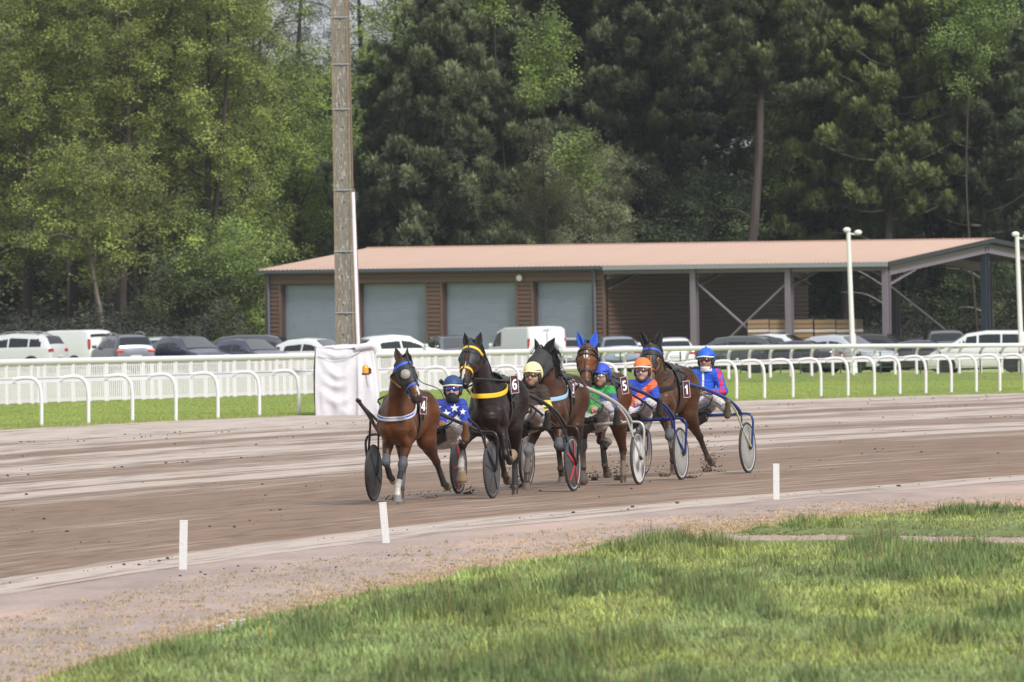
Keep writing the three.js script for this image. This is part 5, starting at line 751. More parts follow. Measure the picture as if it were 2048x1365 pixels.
  // mane and forelock
  { const list = [], n = o.mane ?? 420; for (let i = 0; i < n; i++) { const t = rnd(), base = nb.clone().lerp(poll, 0.25 + 0.78 * t), side = (o.maneSide || 1) * (rnd() < 0.85 ? 1 : -1), a = base.clone().add(V(rr(-0.02, 0.02), 0.165 - 0.05 * t, -0.125 + 0.03 * t)), L = rr(0.1, 0.2) * (o.maneLong || 1), f = rnd() * (o.maneFly ?? 0.25), b = a.clone().add(V(side * (0.055 + 0.05 * f), 0.02 + L * 0.4 * f, -L * rr(0.0, 0.25))), d = a.clone().add(V(side * (0.085 + L * 0.6 * f), -L * (1 - 1.1 * f), -L * rr(-0.1, 0.35) - L * 0.4 * f)); list.push(tube([a, b, d], rr(0.002, 0.0042), 4, 3)); }
    for (let i = 0; i < (o.forelock ?? 12); i++) { const a = H(rr(-0.03, 0.03), 0.06, -0.03), b = H(rr(-0.05, 0.05), 0.12, 0.04), d = H(rr(-0.05, 0.07), 0.1, rr(0.09, 0.16)); list.push(tube([a, b, d], 0.004, 4, 3)); }
    obj('mane', list, M(o.maneC || [0.014, 0.011, 0.011], 0.6), root); }
  { const list = []; for (let i = 0; i < 34; i++) { const a = V(rr(-0.03, 0.03), 1.36 + rr(-0.03, 0.02), -0.84), b = V(rr(-0.04, 0.04), 1.25, -0.98 + rr(-0.04, 0.04)), d = V(rr(-0.06, 0.06), rr(0.85, 1.05), -0.96 + rr(-0.06, 0.06)); list.push(tube([a, b, d], 0.012, 6, 4)); } obj('tail', list, M(o.maneC || [0.014, 0.011, 0.011], 0.6), root); }
  // bridle
  const bm = o.bridleMat || leather, c0 = H(0, -0.03, 0.36), hm = [...head], R8 = 0.25;
  const nose = obj('noseband', ring(hm, c0, hl, hu, 0.03, 0.008, 26, 0, 6.2832, R8), o.nosebandMat || bm, root); if (o.noseLabel) nose.userData.label = o.noseLabel;
  const brow = obj('browband', ring(hm, H(0, 0, 0.045), hl, hu, 0.032, 0.012, 16, -0.3, Math.PI + 0.3, R8), o.browMat || bm, root); if (o.browLabel) brow.userData.label = o.browLabel;
  for (const s of [-1, 1]) { const rays = []; for (let i = 0; i <= 10; i++) { const z = lerp(0.02, 0.47, i / 10); rays.push([H(s * 0.3, -0.03 - 0.03 * Math.sin(i / 10 * 3), z), hl.clone().multiplyScalar(-s)]); } obj('cheek_strap', strap(hm, rays, 0.022, 0.008, { across: hu }), bm, root); const t = new THREE.TorusGeometry(0.035, 0.006, 6, 16); t.rotateY(Math.PI / 2); const b = obj('bit_ring', t, steel, root); b.position.copy(H(s * 0.066, -0.06, 0.47)); b.quaternion.setFromRotationMatrix(new THREE.Matrix4().makeBasis(hl, hu, hd)); }
  obj('throat_strap', ring(hm, H(0, -0.02, 0.1), hl, hu.clone().addScaledVector(hd, 0.2).normalize(), 0.02, 0.014, 24, 0, 6.2832, 0.3), bm, root);
  if (o.chinStrap) obj('chin_strap', [ring(all, H(0, -0.1, 0.30), hl, hd.clone().addScaledVector(hu, 0.6).normalize(), 0.03, 0.012, 22, Math.PI, Math.PI * 2, 0.4)], o.chinStrap, root);
  if (o.hood) { // a cloth mask over the face
    const g = meshBody(hm, 0.0115, { grow: o.hood.grow || 0.012, colour: () => o.hood.c || [0.016, 0.017, 0.02], clip: (x, y, z) => { const r = V(x, y, z).sub(poll), hz = r.dot(hd), hyy = r.dot(hu), hx = r.dot(hl); let d = Math.max(hz - o.hood.end, o.hood.start - hz, -hyy + (o.hood.low ?? -0.07)); if (o.hood.eyes) for (const s of [-1, 1]) d = Math.max(d, o.hood.eyes - Math.hypot(hx - s * 0.095, hz - 0.175, hyy - 0.025)); if (o.hood.slot) d = Math.max(d, Math.min(o.hood.slot - Math.abs(hx) , hz - 0.12)); return d; } });
    const h = obj('face_mask', g, new THREE.MeshStandardMaterial({ vertexColors: true, roughness: o.hood.rough || 0.55 }), root); h.userData.label = o.hood.label;
  }
  if (o.cups) for (const s of [-1, 1]) { const g = new THREE.SphereGeometry(0.066, 16, 10, 0, 6.2832, 0, 1.35); g.scale(1.12, 0.8, 1.2); g.rotateZ(-s * 0.95); const e = obj('eye_cup', g, M([0.30, 0.27, 0.25], 0.5, { side: THREE.DoubleSide }), root); e.userData.label = 'grey gauze eye cup'; e.quaternion.setFromRotationMatrix(new THREE.Matrix4().makeBasis(hl, hu, hd)); e.position.copy(H(s * 0.088, 0.052, 0.19)); }
  if (o.blinkers) for (const s of [-1, 1]) { const g = new THREE.SphereGeometry(0.088, 14, 8, 0, 6.2832, 0, 1.45); g.scale(1, 0.62, 1.05); g.rotateZ(-s * 1.25); const e = obj('blinker', g, M([0.02, 0.02, 0.023], 0.4, { side: THREE.DoubleSide }), root); e.quaternion.setFromRotationMatrix(new THREE.Matrix4().makeBasis(hl, hu, hd)); e.position.copy(H(s * 0.07, 0.02, 0.19)); }
  // breast collar, saddle, girth, traces
  { const rays = []; for (let i = 0; i <= 30; i++) { const a = lerp(-1.95, 1.95, i / 30), d = V(Math.sin(a), 0, Math.cos(a)), y = (o.collarY ?? 1.38) - (o.collarDrop ?? 0.16) * Math.cos(clamp(a * 0.8, -1.57, 1.57)); rays.push([V(d.x * 1.1, y, 0.38 + d.z * 1.1), d.clone().negate()]); }
    const g = strap(all, rays, o.collarW || 0.07, 0.014, { across: V(0, 1, 0.12) }), m = obj('breast_collar', g, o.collarMat || leather, root); if (o.collarLabel) m.userData.label = o.collarLabel;
    if (o.collarTrim) { const e = obj('collar_trim', [-1, 1].map(s => { const r2 = rays.map(([q, d]) => [q.clone().add(V(0, s * (o.collarW || 0.07) * 0.5, 0)), d]); return strap(all, r2, 0.026, 0.018, { across: V(0, 1, 0.12) }); }), o.collarTrim, root); e.userData.label = 'white edging'; } }
  const trunk = all;
  obj('girth', ring(trunk, V(0, 1.17, 0.2), V(1, 0, 0), V(0, 1, 0), 0.07, 0.012, 36), leather, root);
  obj('saddle_pad', ring(trunk, V(0, 1.17, 0.17), V(1, 0, 0), V(0, 1, 0), 0.17, 0.022, 22, 0.25, Math.PI - 0.25), leather, root);
  obj('harness_strap', [ring(trunk, V(0, 1.19, 0.02), V(1, 0, 0), V(0, 1, 0), 0.035, 0.01, 26, -0.2, Math.PI + 0.2), strap(trunk, Array.from({ length: 14 }, (_, i) => [V(0, 2, lerp(0.1, -0.75, i / 13)), V(0, -1, 0)]), 0.03, 0.008, { across: V(1, 0, 0) })], leather, root);
  { const t = new THREE.TorusGeometry(0.03, 0.006, 6, 14); for (const s of [-1, 1]) { const b = obj('terret_ring', t, steel, root), q = hit(trunk, V(s * 0.1, 2.2, 0.17), V(0, -1, 0), 2); b.position.copy(q).add(V(0, 0.05, 0)); } }
  for (const s of [-1, 1]) { obj('shaft_loop', tube([V(s * 0.16, 1.50, 0.17), V(s * 0.28, 1.46, 0.17), V(s * 0.35, 1.42, 0.17), V(s * 0.31, 1.36, 0.17), V(s * 0.25, 1.28, 0.17)], 0.014, 12, 6), leather, root); }
  for (const s of [-1, 1]) { // overcheck and bit side lines
    const q = V(s * 0.16, 1.52, 0.18); obj('rein', tube([H(s * 0.07, -0.06, 0.47), H(s * 0.07, -0.06, 0.47).lerp(q, 0.5).add(V(s * 0.05, -0.03, 0)), q, V(s * 0.16, 1.36, -0.9), V(s * 0.1, 1.16, -1.75)], 0.009, 30, 6), o.reinMat || leather, root);
  }
  obj('overcheck', tube([H(0, 0.09, 0.4), H(0, 0.13, 0.1), H(0, 0.15, -0.08), V(0, 1.62, 0.3), V(0, 1.57, 0.18)], 0.008, 24, 6), leather, root);
  if (o.bar) obj('head_pole', [tube([H(0.11, -0.05, 0.45), V(0.22, 1.5, 0.25)], 0.014), tube([V(0.22, 1.5, 0.25), V(0.3, 1.58, 0.1)], 0.016)], leather, root);
  // number plate
  { const w = 0.12, h = 0.235, cv = document.createElement('canvas'); cv.width = 140; cv.height = 270; const x = cv.getContext('2d'); x.fillStyle = '#f2eef0'; x.fillRect(0, 0, 140, 270); x.fillStyle = o.plateColour || '#4a2530'; x.fillRect(5, 5, 130, 260); x.fillStyle = '#fff'; x.font = 'bold 215px sans-serif'; x.textAlign = 'center'; x.textBaseline = 'middle'; x.save(); x.translate(70, 142); x.scale(0.78, 1); x.fillText(o.number, 0, 0); x.restore();
    const t = new THREE.CanvasTexture(cv); t.colorSpace = THREE.SRGBColorSpace; const face = new THREE.PlaneGeometry(w, h), pl = new THREE.Group(); pl.name = 'number_plate'; pl.userData.label = `maroon number cloth with white edge and white ${o.number}`; root.add(pl); pl.position.set(...(o.platePos || [0.40, 1.25, 0.1])); pl.rotation.set(0, (o.plateYaw ?? 40) * deg, (o.plateRoll || 0) * deg, 'YXZ');
    const f = obj('plate_face', face, new THREE.MeshStandardMaterial({ map: t, roughness: 0.6 }), pl); f.position.z = 0.008; obj('plate_back', rbox(w + 0.004, h + 0.004, 0.01, 0.004, 0, 0, 0), M([0.06, 0.025, 0.035], 0.7), pl); }
  // boots
  for (const l of legs) { const b = o.boots?.[l.n]; if (!b) continue; for (const [kind, colour] of b) {
    let g; const bc = colour;
    if (kind === 'cannon') g = meshBody([P(l.k.clone().lerp(l.f, 0.18).toArray(), l.f.toArray(), 0.032, 0.036, bc, 0.02), P(l.k.clone().lerp(l.f, 0.25).add(V(0, 0, -0.025)).toArray(), l.f.clone().add(V(0, 0, -0.02)).toArray(), 0.026, 0.031, bc, 0.02)], 0.01, { grow: 0.005 });
    if (kind === 'knee') { const up = l.top.clone().lerp(l.k, 0.78); g = meshBody([P(up.toArray(), l.k.toArray(), 0.05, 0.053, bc, 0.03), P(l.k.toArray(), l.k.clone().lerp(l.f, 0.22).toArray(), 0.053, 0.038, bc, 0.03)], 0.012, { grow: 0.006 }); }
    if (kind === 'bell') g = meshBody([P(l.h.clone().addScaledVector(l.hv, -0.04).toArray(), l.h.clone().addScaledVector(l.hv, 0.045).toArray(), 0.05, 0.072, bc, 0.02)], 0.011, { grow: 0.004 });
    if (kind === 'arm') g = meshBody([P(l.top.clone().lerp(l.k, 0.45).toArray(), l.top.clone().lerp(l.k, 0.85).toArray(), 0.078, 0.06, bc, 0.03)], 0.012, { grow: 0.006 });
    obj('leg_boot', g, new THREE.MeshStandardMaterial({ vertexColors: true, roughness: 0.7 }), root);
  } }
  return root;
}

// ---------------------------------------------------------------- sulkies
function sulky(o) {
  const root = thing('sulky', o.label, 'sulky', [o.pos.x, o.pos.y, o.pos.z], -o.yaw * deg), fm = M(o.frame, 0.3, { metalness: o.metal ?? 0.2 }), f2 = M(o.frame2 || o.frame, 0.35, { metalness: 0.2 }), TY = o.tip || 1.45, W = 0.79, hub = 0.37, R = 0.37;
  for (const s of [-1, 1]) {
    const w = new THREE.Group(); w.name = 'wheel'; root.add(w); w.position.set(s * W, hub, 0); w.rotation.z = s * 0.02;
    const ty = new THREE.TorusGeometry(R - 0.02, 0.02, 10, 48); ty.rotateY(Math.PI / 2); obj('tyre', ty, M(o.tyre || [0.045, 0.042, 0.042], 0.85), w);
    const rim = new THREE.TorusGeometry(R - 0.045, 0.014, 8, 48); rim.rotateY(Math.PI / 2); obj('rim', rim, M(o.rim || [0.25, 0.25, 0.26], 0.4, { metalness: 0.3 }), w);
    const dp = [[0.02, 0.032], [0.12, 0.026], [0.22, 0.018], [R - 0.05, 0.008]], disc = new THREE.LatheGeometry([...dp.map(([r, x]) => new THREE.Vector2(r, x)), ...dp.reverse().map(([r, x]) => new THREE.Vector2(r, -x))], 40); disc.rotateZ(Math.PI / 2);
    const dm = o.discMat || M(o.disc, 0.35, { metalness: 0.15 }); obj('wheel_disc', disc, dm, w);
    if (o.spokes) for (let k = 0; k < 5; k++) { const a = k / 5 * 6.283 + (o.spin || 0.3) + s; const list = [-1, 1].map(e => bar(V(e * 0.036, Math.cos(a) * 0.03, Math.sin(a) * 0.03), V(e * 0.018, Math.cos(a) * (R - 0.06), Math.sin(a) * (R - 0.06)), 0.008, 0.034)); obj('spoke', list, M(o.spokes, 0.4), w); }
    const hb = new THREE.CylinderGeometry(0.03, 0.03, 0.13, 14); hb.rotateZ(Math.PI / 2); obj('hub', hb, M([0.05, 0.05, 0.055], 0.3, { metalness: 0.7 }), w);
    // fork, shaft, stays on this side
    obj('wheel_fork', [tube([V(s * 0.6, 0.86, 0), V(s * 0.71, 0.865, 0), V(s * 0.84, 0.85, 0), V(s * 0.88, 0.78, 0), V(s * 0.87, 0.55, 0), V(s * 0.855, hub, 0)], 0.017, 30, 8), rod(V(s * 0.71, 0.86, 0), V(s * 0.725, hub, 0), 0.013)], fm, root);
    obj('shaft', tube(o.straight ? [V(s * 0.68, 0.86, 0), V(s * 0.60, lerp(0.86, TY, 0.22), 0.5), V(s * 0.45, lerp(0.86, TY, 0.62), 1.4), V(s * 0.31, TY, 2.32)] : [V(s * 0.70, 0.855, -0.02), V(s * 0.71, 0.93, 0.14), V(s * 0.685, lerp(0.86, TY, 0.32), 0.4), V(s * 0.60, lerp(0.86, TY, 0.56), 0.85), V(s * 0.49, lerp(0.86, TY, 0.76), 1.4), V(s * 0.375, lerp(0.86, TY, 0.92), 1.95), V(s * 0.31, TY, 2.32)], o.shaftR || 0.024, 40, 10), fm, root);
    obj('stay', [tube([V(s * 0.855, hub + 0.02, 0.03), V(s * 0.80, 0.60, 0.18), V(s * 0.725, lerp(0.86, TY, 0.12), 0.34), V(s * 0.655, lerp(0.86, TY, 0.38), 0.56)], 0.0155, 24, 8)], f2, root);
    obj('stay', tube([V(s * 0.58, 0.86, 0.0), V(s * 0.50, lerp(0.86, TY, 0.42), 0.8), V(s * 0.405, lerp(0.86, TY, 0.82), 1.75)], 0.017, 16, 8), f2, root);
    const st = V(s * 0.50, 1.02, 0.86); obj('stirrup', [tube([V(s * 0.56, 1.12, 0.86), V(s * 0.5, 1.0, 0.86), V(s * 0.40, 0.96, 0.86)], 0.012, 10, 6), rbox(0.14, 0.02, 0.08, 0.008, s * 0.43, 0.955, 0.86)], M([0.03, 0.03, 0.032], 0.5), root);
    const cap = new THREE.SphereGeometry(0.028, 10, 8); cap.translate(s * 0.31, TY + 0.003, 2.33); obj('shaft_tip', [cap, rod(V(s * 0.345, lerp(0.86, TY, 0.965), 2.13), V(s * 0.31, TY, 2.33), 0.03, 0.028, 10)], M([0.02, 0.02, 0.022], 0.5), root);
  }
  obj('cross_beam', tube([V(-0.70, 0.86, 0), V(0, 0.845, -0.01), V(0.70, 0.86, 0)], 0.024, 24, 10), fm, root);
  obj('seat', [rbox(0.42, 0.07, 0.34, 0.03, 0, 0.905, -0.06), rbox(0.40, 0.18, 0.05, 0.02, 0, 1.0, -0.25)], M([0.02, 0.02, 0.022], 0.6), root);
  obj('seat_frame', [tube([V(-0.17, 0.88, 0.1), V(-0.17, 0.8, -0.1), V(0, 0.76, -0.2), V(0.17, 0.8, -0.1), V(0.17, 0.88, 0.1)], 0.014, 20, 6), rod(V(-0.13, 0.86, 0), V(-0.13, 0.9, 0), 0.014), rod(V(0.13, 0.86, 0), V(0.13, 0.9, 0), 0.014)], f2, root);
  obj('mud_guard', (() => { const g = surfaceGrid(8, 6, (u, v) => V(lerp(-0.2, 0.2, u), 0.845 - 0.12 * Math.sin(v * 1.5) + 0.04 * Math.cos(u * 6), lerp(0.12, -0.02, v))); return g; })(), M([0.03, 0.03, 0.035], 0.5, { side: THREE.DoubleSide }), root);
  return root;
}

// ---------------------------------------------------------------- drivers
function hand(s, wrist, dir, up, skin) { // a curled hand closed on a rein: palm, four fingers, thumb
  const x = up.clone().cross(dir).normalize(), L = (a, b, c) => wrist.clone().addScaledVector(x, a).addScaledVector(up, b).addScaledVector(dir, c).toArray(), R = [];
  R.push(P(L(0, 0, 0.0), L(0, 0.0, 0.07), 0.024, 0.034, skin, 0.02, [1, 1, 1]));
  for (let f = 0; f < 4; f++) { const b = 0.03 - f * 0.02, l = [0.034, 0.038, 0.036, 0.028][f]; R.push(P(L(-s * 0.005, b, 0.08), L(-s * 0.012, b, 0.08 + l), 0.0105, 0.0095, skin, 0.006), P(L(-s * 0.012, b, 0.08 + l), L(-s * 0.04, b, 0.075 + l), 0.0095, 0.009, skin, 0.005), P(L(-s * 0.04, b, 0.075 + l), L(-s * 0.045, b, 0.07), 0.009, 0.008, skin, 0.005)); }
  R.push(P(L(0, 0.025, 0.03), L(-s * 0.02, 0.05, 0.065), 0.013, 0.0115, skin, 0.008), P(L(-s * 0.02, 0.05, 0.065), L(-s * 0.04, 0.045, 0.095), 0.0115, 0.009, skin, 0.005));
  return meshBody(R, 0.006);
}
function driver(o) {
  const root = thing('person', o.label, 'person', [o.pos.x, o.pos.y, o.pos.z], -o.yaw * deg), sk = o.skin || [0.42, 0.25, 0.18], B = [];
  const dy = o.up || 0, lean = o.lean || 0, y = v => v + dy;
  const hipL = [0.1, y(0.99), -0.06], hipR = [-0.1, y(0.99), -0.06], chest = [lean * 0.6, y(1.30), -0.16], neck = [lean, y(1.47), -0.14], hc = V(lean * 1.15 + (o.headX || 0), y(1.605), -0.09);
  const J = {}; for (const s of [-1, 1]) J[s] = { hip: V(s * 0.10, y(0.99), -0.06), knee: V(s * 0.25, (o.knee ?? 1.08), 0.36), ank: V(s * 0.44, (o.foot ?? 0.96), 0.78), toe: V(s * 0.46, (o.foot ?? 0.96) + 0.14, 0.86), sh: V(s * 0.185 + lean * 0.9, y(1.41), -0.15), el: V(s * 0.30 + lean * 0.5, y(1.16), 0.02), wr: V(s * 0.13, y(1.16), 0.27) };
  const legs = [], torso = [], arms = [], tr = o.trousers || [0.62, 0.58, 0.58];
  torso.push(P([0, y(1.0), -0.07], [lean * 0.3, y(1.14), -0.11], 0.135, 0.125, null, 0.08, [1.05, 1, 0.85]), P([lean * 0.35, y(1.14), -0.12], [lean * 0.8, y(1.34), -0.15], 0.13, 0.135, null, 0.08, [1.15, 1, 0.8]), P([-0.13 + lean, y(1.40), -0.15], [0.13 + lean, y(1.40), -0.15], 0.082, 0.082, null, 0.06));
  for (const s of [-1, 1]) { const j = J[s]; arms.push(P(j.sh.toArray(), j.el.toArray(), 0.062, 0.05, null, 0.05), P(j.el.toArray(), j.wr.toArray(), 0.049, 0.034, null, 0.04)); legs.push(P(j.hip.toArray(), j.knee.toArray(), 0.1, 0.066, tr, 0.05), P(j.knee.toArray(), j.ank.toArray(), 0.064, 0.045, tr, 0.04), P([0, y(0.99), -0.08], j.hip.toArray(), 0.13, 0.12, tr, 0.06)); }
  // the body: head, neck, trunk and limbs as one surface
  const h = (a, b, c) => { const q = V(a, b, c).applyAxisAngle(V(0, 1, 0), (o.headYaw || 0) * deg); return [hc.x + q.x, hc.y + q.y, hc.z + q.z]; };
  B.push(P(h(0, 0.035, -0.015), h(0, 0.02, 0.0), 0.098, 0.095, sk, 0.05, [0.86, 1.08, 1]), P(h(0, -0.03, 0.03), h(0, -0.085, 0.052), 0.068, 0.04, sk, 0.05), P(h(-0.035, -0.04, 0.045), h(0.035, -0.04, 0.045), 0.042, 0.042, sk, 0.03), P(h(0, 0.015, 0.095), h(0, -0.028, 0.113), 0.011, 0.016, sk, 0.018), Sp(h(0, -0.1, 0.07), 0.024, sk, 0.03), P(h(-0.02, -0.062, 0.088), h(0.02, -0.062, 0.088), 0.0085, 0.0085, [0.36, 0.13, 0.11], 0.008), P(h(-0.04, 0.03, 0.08), h(0.04, 0.03, 0.08), 0.016, 0.016, sk, 0.02), P(neck, h(0, -0.06, -0.01), 0.06, 0.055, sk, 0.04), Sp(h(0.086, -0.01, -0.01), 0.022, sk, 0.01), Sp(h(-0.086, -0.01, -0.01), 0.022, sk, 0.01));
  if (o.beard) B.push(P(h(-0.045, -0.06, 0.035), h(0, -0.098, 0.064), 0.041, 0.032, o.beard, 0.02), P(h(0.045, -0.06, 0.035), h(0, -0.098, 0.064), 0.041, 0.032, o.beard, 0.02));
  const inner = [...torso, ...arms, ...legs].map(p => ({ ...p, ra: p.ra * 0.86, rb: p.rb * 0.86, c: sk }));
  const geos = [meshBody([...inner, P(neck, h(0, -0.06, -0.01), 0.055, 0.05, sk, 0.04)], 0.016), meshBody(B, 0.006, { smoothColour: 0.006 })];
  for (const s of [-1, 1]) { const w = J[s].wr, dir = w.clone().sub(J[s].el).normalize(), up = V(0, 1, 0).addScaledVector(dir, -dir.y).normalize(); geos.push(hand(s, w.clone(), dir, up, o.glove || sk)); }
  obj('body', geos, skinMat, root);
  const jk = obj('racing_jacket', meshBody([...torso, ...arms, P(neck, [hc.x, hc.y - 0.10, hc.z - 0.03], 0.078, 0.07, null, 0.03)], 0.0095, { grow: 0.012, clip: (x, yy, z) => Math.max(yy - (hc.y - 0.115), y(0.985) - yy), colour: (x, yy, z) => o.jacket(x - lean * 0.7, yy - dy, z) }), cloth, root);
  if (o.jacketLabel) jk.userData.label = o.jacketLabel;
  const wrinkle = 1; obj('trousers', meshBody(legs, 0.011, { grow: 0.010, colour: (x, yy, z) => { const m = 0.86 + 0.2 * fbm(x * 14, yy * 14, z * 14 + 3, 2), k = o.mud ? 0.6 * noise(x * 18, yy * 18, z * 18 + 5) * o.mud : 0; return [lerp(tr[0] * m, 0.25, k), lerp(tr[1] * m, 0.19, k), lerp(tr[2] * m, 0.15, k)]; } }), cloth, root);
  for (const s of [-1, 1]) { const j = J[s]; const bc = o.boots || [0.025, 0.022, 0.022]; obj('boot', meshBody([P(j.knee.clone().lerp(j.ank, 0.55).toArray(), j.ank.toArray(), 0.05, 0.043, bc, 0.03), P(j.ank.clone().add(V(0, -0.055, 0.02)).toArray(), j.toe.toArray(), 0.038, 0.034, bc, 0.03), P(j.ank.toArray(), j.ank.clone().add(V(0, -0.05, 0.01)).toArray(), 0.042, 0.038, bc, 0.03)], 0.011, { grow: 0.006 }), new THREE.MeshStandardMaterial({ vertexColors: true, roughness: 0.6 }), root); }
  // helmet
  const hm = new THREE.Group(); hm.name = 'helmet'; root.add(hm); hm.userData.label = o.helmetLabel; hm.position.copy(hc); hm.rotation.y = (o.headYaw || 0) * deg;
  obj('shell', meshBody([P([0, 0.055, -0.02], [0, 0.04, -0.015], 0.138, 0.138, o.helmet, 0.03, [0.93, 1.0, 1.06]), P([0.0, 0.0, -0.06], [0, -0.05, -0.06], 0.11, 0.08, o.helmet, 0.05)], 0.008, { clip: (x, yy, z) => { const front = z > 0.0 ? 0.055 + 0.02 * Math.abs(x) / 0.1 : lerp(0.055, -0.06, smooth(0.0, -0.06, z)); return front - yy; }, colour: o.helmetPattern || null }), new THREE.MeshStandardMaterial({ vertexColors: true, roughness: o.helmetRough ?? 0.6 }), hm);
  const brim = []; for (let i = 0; i <= 18; i++) { const a = lerp(-1.25, 1.25, i / 18); brim.push(V(Math.sin(a) * 0.127, 0.064 - 0.012 * Math.abs(Math.sin(a)), -0.015 + Math.cos(a) * (0.146 + 0.01))); }
  obj('brim', tube(brim, 0.011, 30, 8), M(o.brim || [0.78, 0.77, 0.74], 0.5), hm);
  obj('ear_guard', [-1, 1].map(s => { const g = new THREE.SphereGeometry(0.055, 12, 10); g.scale(0.45, 1.1, 0.9); g.translate(s * 0.1, -0.02, 0.0); return g; }).concat([tube([V(-0.1, -0.05, 0.02), V(-0.07, -0.115, 0.05), V(0, -0.135, 0.075), V(0.07, -0.115, 0.05), V(0.1, -0.05, 0.02)], 0.009, 20, 6)]), M(o.earGuard || [0.02, 0.02, 0.022], 0.6), hm);
  if (o.button) { const g = new THREE.ConeGeometry(0.03, 0.035, 12); g.translate(0, 0.2, -0.02); obj('helmet_button', g, new THREE.MeshStandardMaterial({ color: new THREE.Color().setRGB(...o.helmet), roughness: 0.6 }), hm); }
  // goggles
  const gg = []; const lens = surfaceGrid(20, 6, (u, v) => { const a = lerp(-1.05, 1.05, u), yy = lerp(0.032, -0.016, v) - (v > 0.5 ? -0.016 * Math.exp(-u * 0) * Math.exp(-Math.pow(a / 0.22, 2)) : 0), r = 0.104 + 0.006 * Math.sin(v * 3.14); return V(Math.sin(a) * r * 0.86, yy, 0.012 + Math.cos(a) * r); });
  const gl = obj('goggles', lens, new THREE.MeshPhysicalMaterial({ color: new THREE.Color().setRGB(...(o.lens || [0.03, 0.03, 0.04])), roughness: 0.12, metalness: o.lensMetal ?? 0.5, clearcoat: 1, side: THREE.DoubleSide }), hm); if (o.gogglesLabel) gl.userData.label = o.gogglesLabel;
  obj('goggles_strap', tube(Array.from({ length: 24 }, (_, i) => { const a = lerp(1.0, 5.28, i / 23); return V(Math.sin(a) * 0.103, 0.012, Math.cos(a) * 0.12 - 0.01); }), 0.008, 30, 6), M([0.02, 0.02, 0.02], 0.7), hm);
  if (o.scarf) { const g = meshBody([P([0, -0.045, 0.03], [0, -0.09, 0.05], 0.078, 0.052, o.scarf, 0.03), P([0, -0.12, 0.0], [0, -0.13, 0.0], 0.075, 0.08, o.scarf, 0.04)], 0.009, { grow: 0.008, clip: (x, yy, z) => Math.max(yy + (o.scarfTop ?? 0.03), -0.16 - yy) }); const s = obj('face_cover', g, new THREE.MeshStandardMaterial({ vertexColors: true, roughness: 0.8 }), hm); s.userData.label = o.scarfLabel; }
  if (o.extra) o.extra({ root, torso, arms, legs, all: [...torso, ...arms], hc, y, lean, J });
  if (o.whip) obj('whip', tube(o.whip.map(q => V(...q)), 0.007, 14, 6), M([0.03, 0.03, 0.03], 0.5), root);
  return root;
}
// ---------------------------------------------------------------- the five teams on the track
const colourTape = (r, g, b, rough = 0.5) => M([r, g, b], rough);
const teamAt = (x, y, yaw, ahead = 2.05, side = 0) => { const a = gp(x, y); const f = V(-Math.sin(yaw * deg), 0, Math.cos(yaw * deg)), l = V(Math.cos(yaw * deg), 0, Math.sin(yaw * deg)); const h = a.clone().addScaledVector(f, ahead).addScaledVector(l, side); h.y = land(h.x, -h.z); return { axle: a, horse: h }; };
const fabric = (x, y, z) => 0.86 + 0.26 * fbm(x * 13, y * 13, z * 13 + 2, 2);
const muddy = new THREE.MeshStandardMaterial({ roughness: 0.7, metalness: 0.1 });
{ const t = dataTex(128, 128, (i, j) => { const v = 0.12 + 0.62 * smooth(0.2, 0.75, noise(i / 16, j / 25.6, 1, 8, 5)) + 0.12 * noise(i / 4, j / 4, 2, 32, 32); return [v * 0.85, v * 0.83, v * 0.82]; }); muddy.map = t; }
const greyDisc = new THREE.MeshStandardMaterial({ roughness: 0.6 });
{ const t = dataTex(128, 128, (i, j) => { const v = 0.17 + 0.16 * noise(i / 25.6, j / 25.6, 1, 5, 5) + 0.1 * noise(i / 4, j / 4, 2, 32, 32); return [v * 1.0, v * 0.96, v * 0.93]; }); greyDisc.map = t; }
const bootGrey = [0.075, 0.08, 0.095], bootBlack = [0.02, 0.02, 0.022], bootTan = [0.24, 0.17, 0.1], mudTan = [0.16, 0.12, 0.095], bootPale = [0.15, 0.15, 0.155];

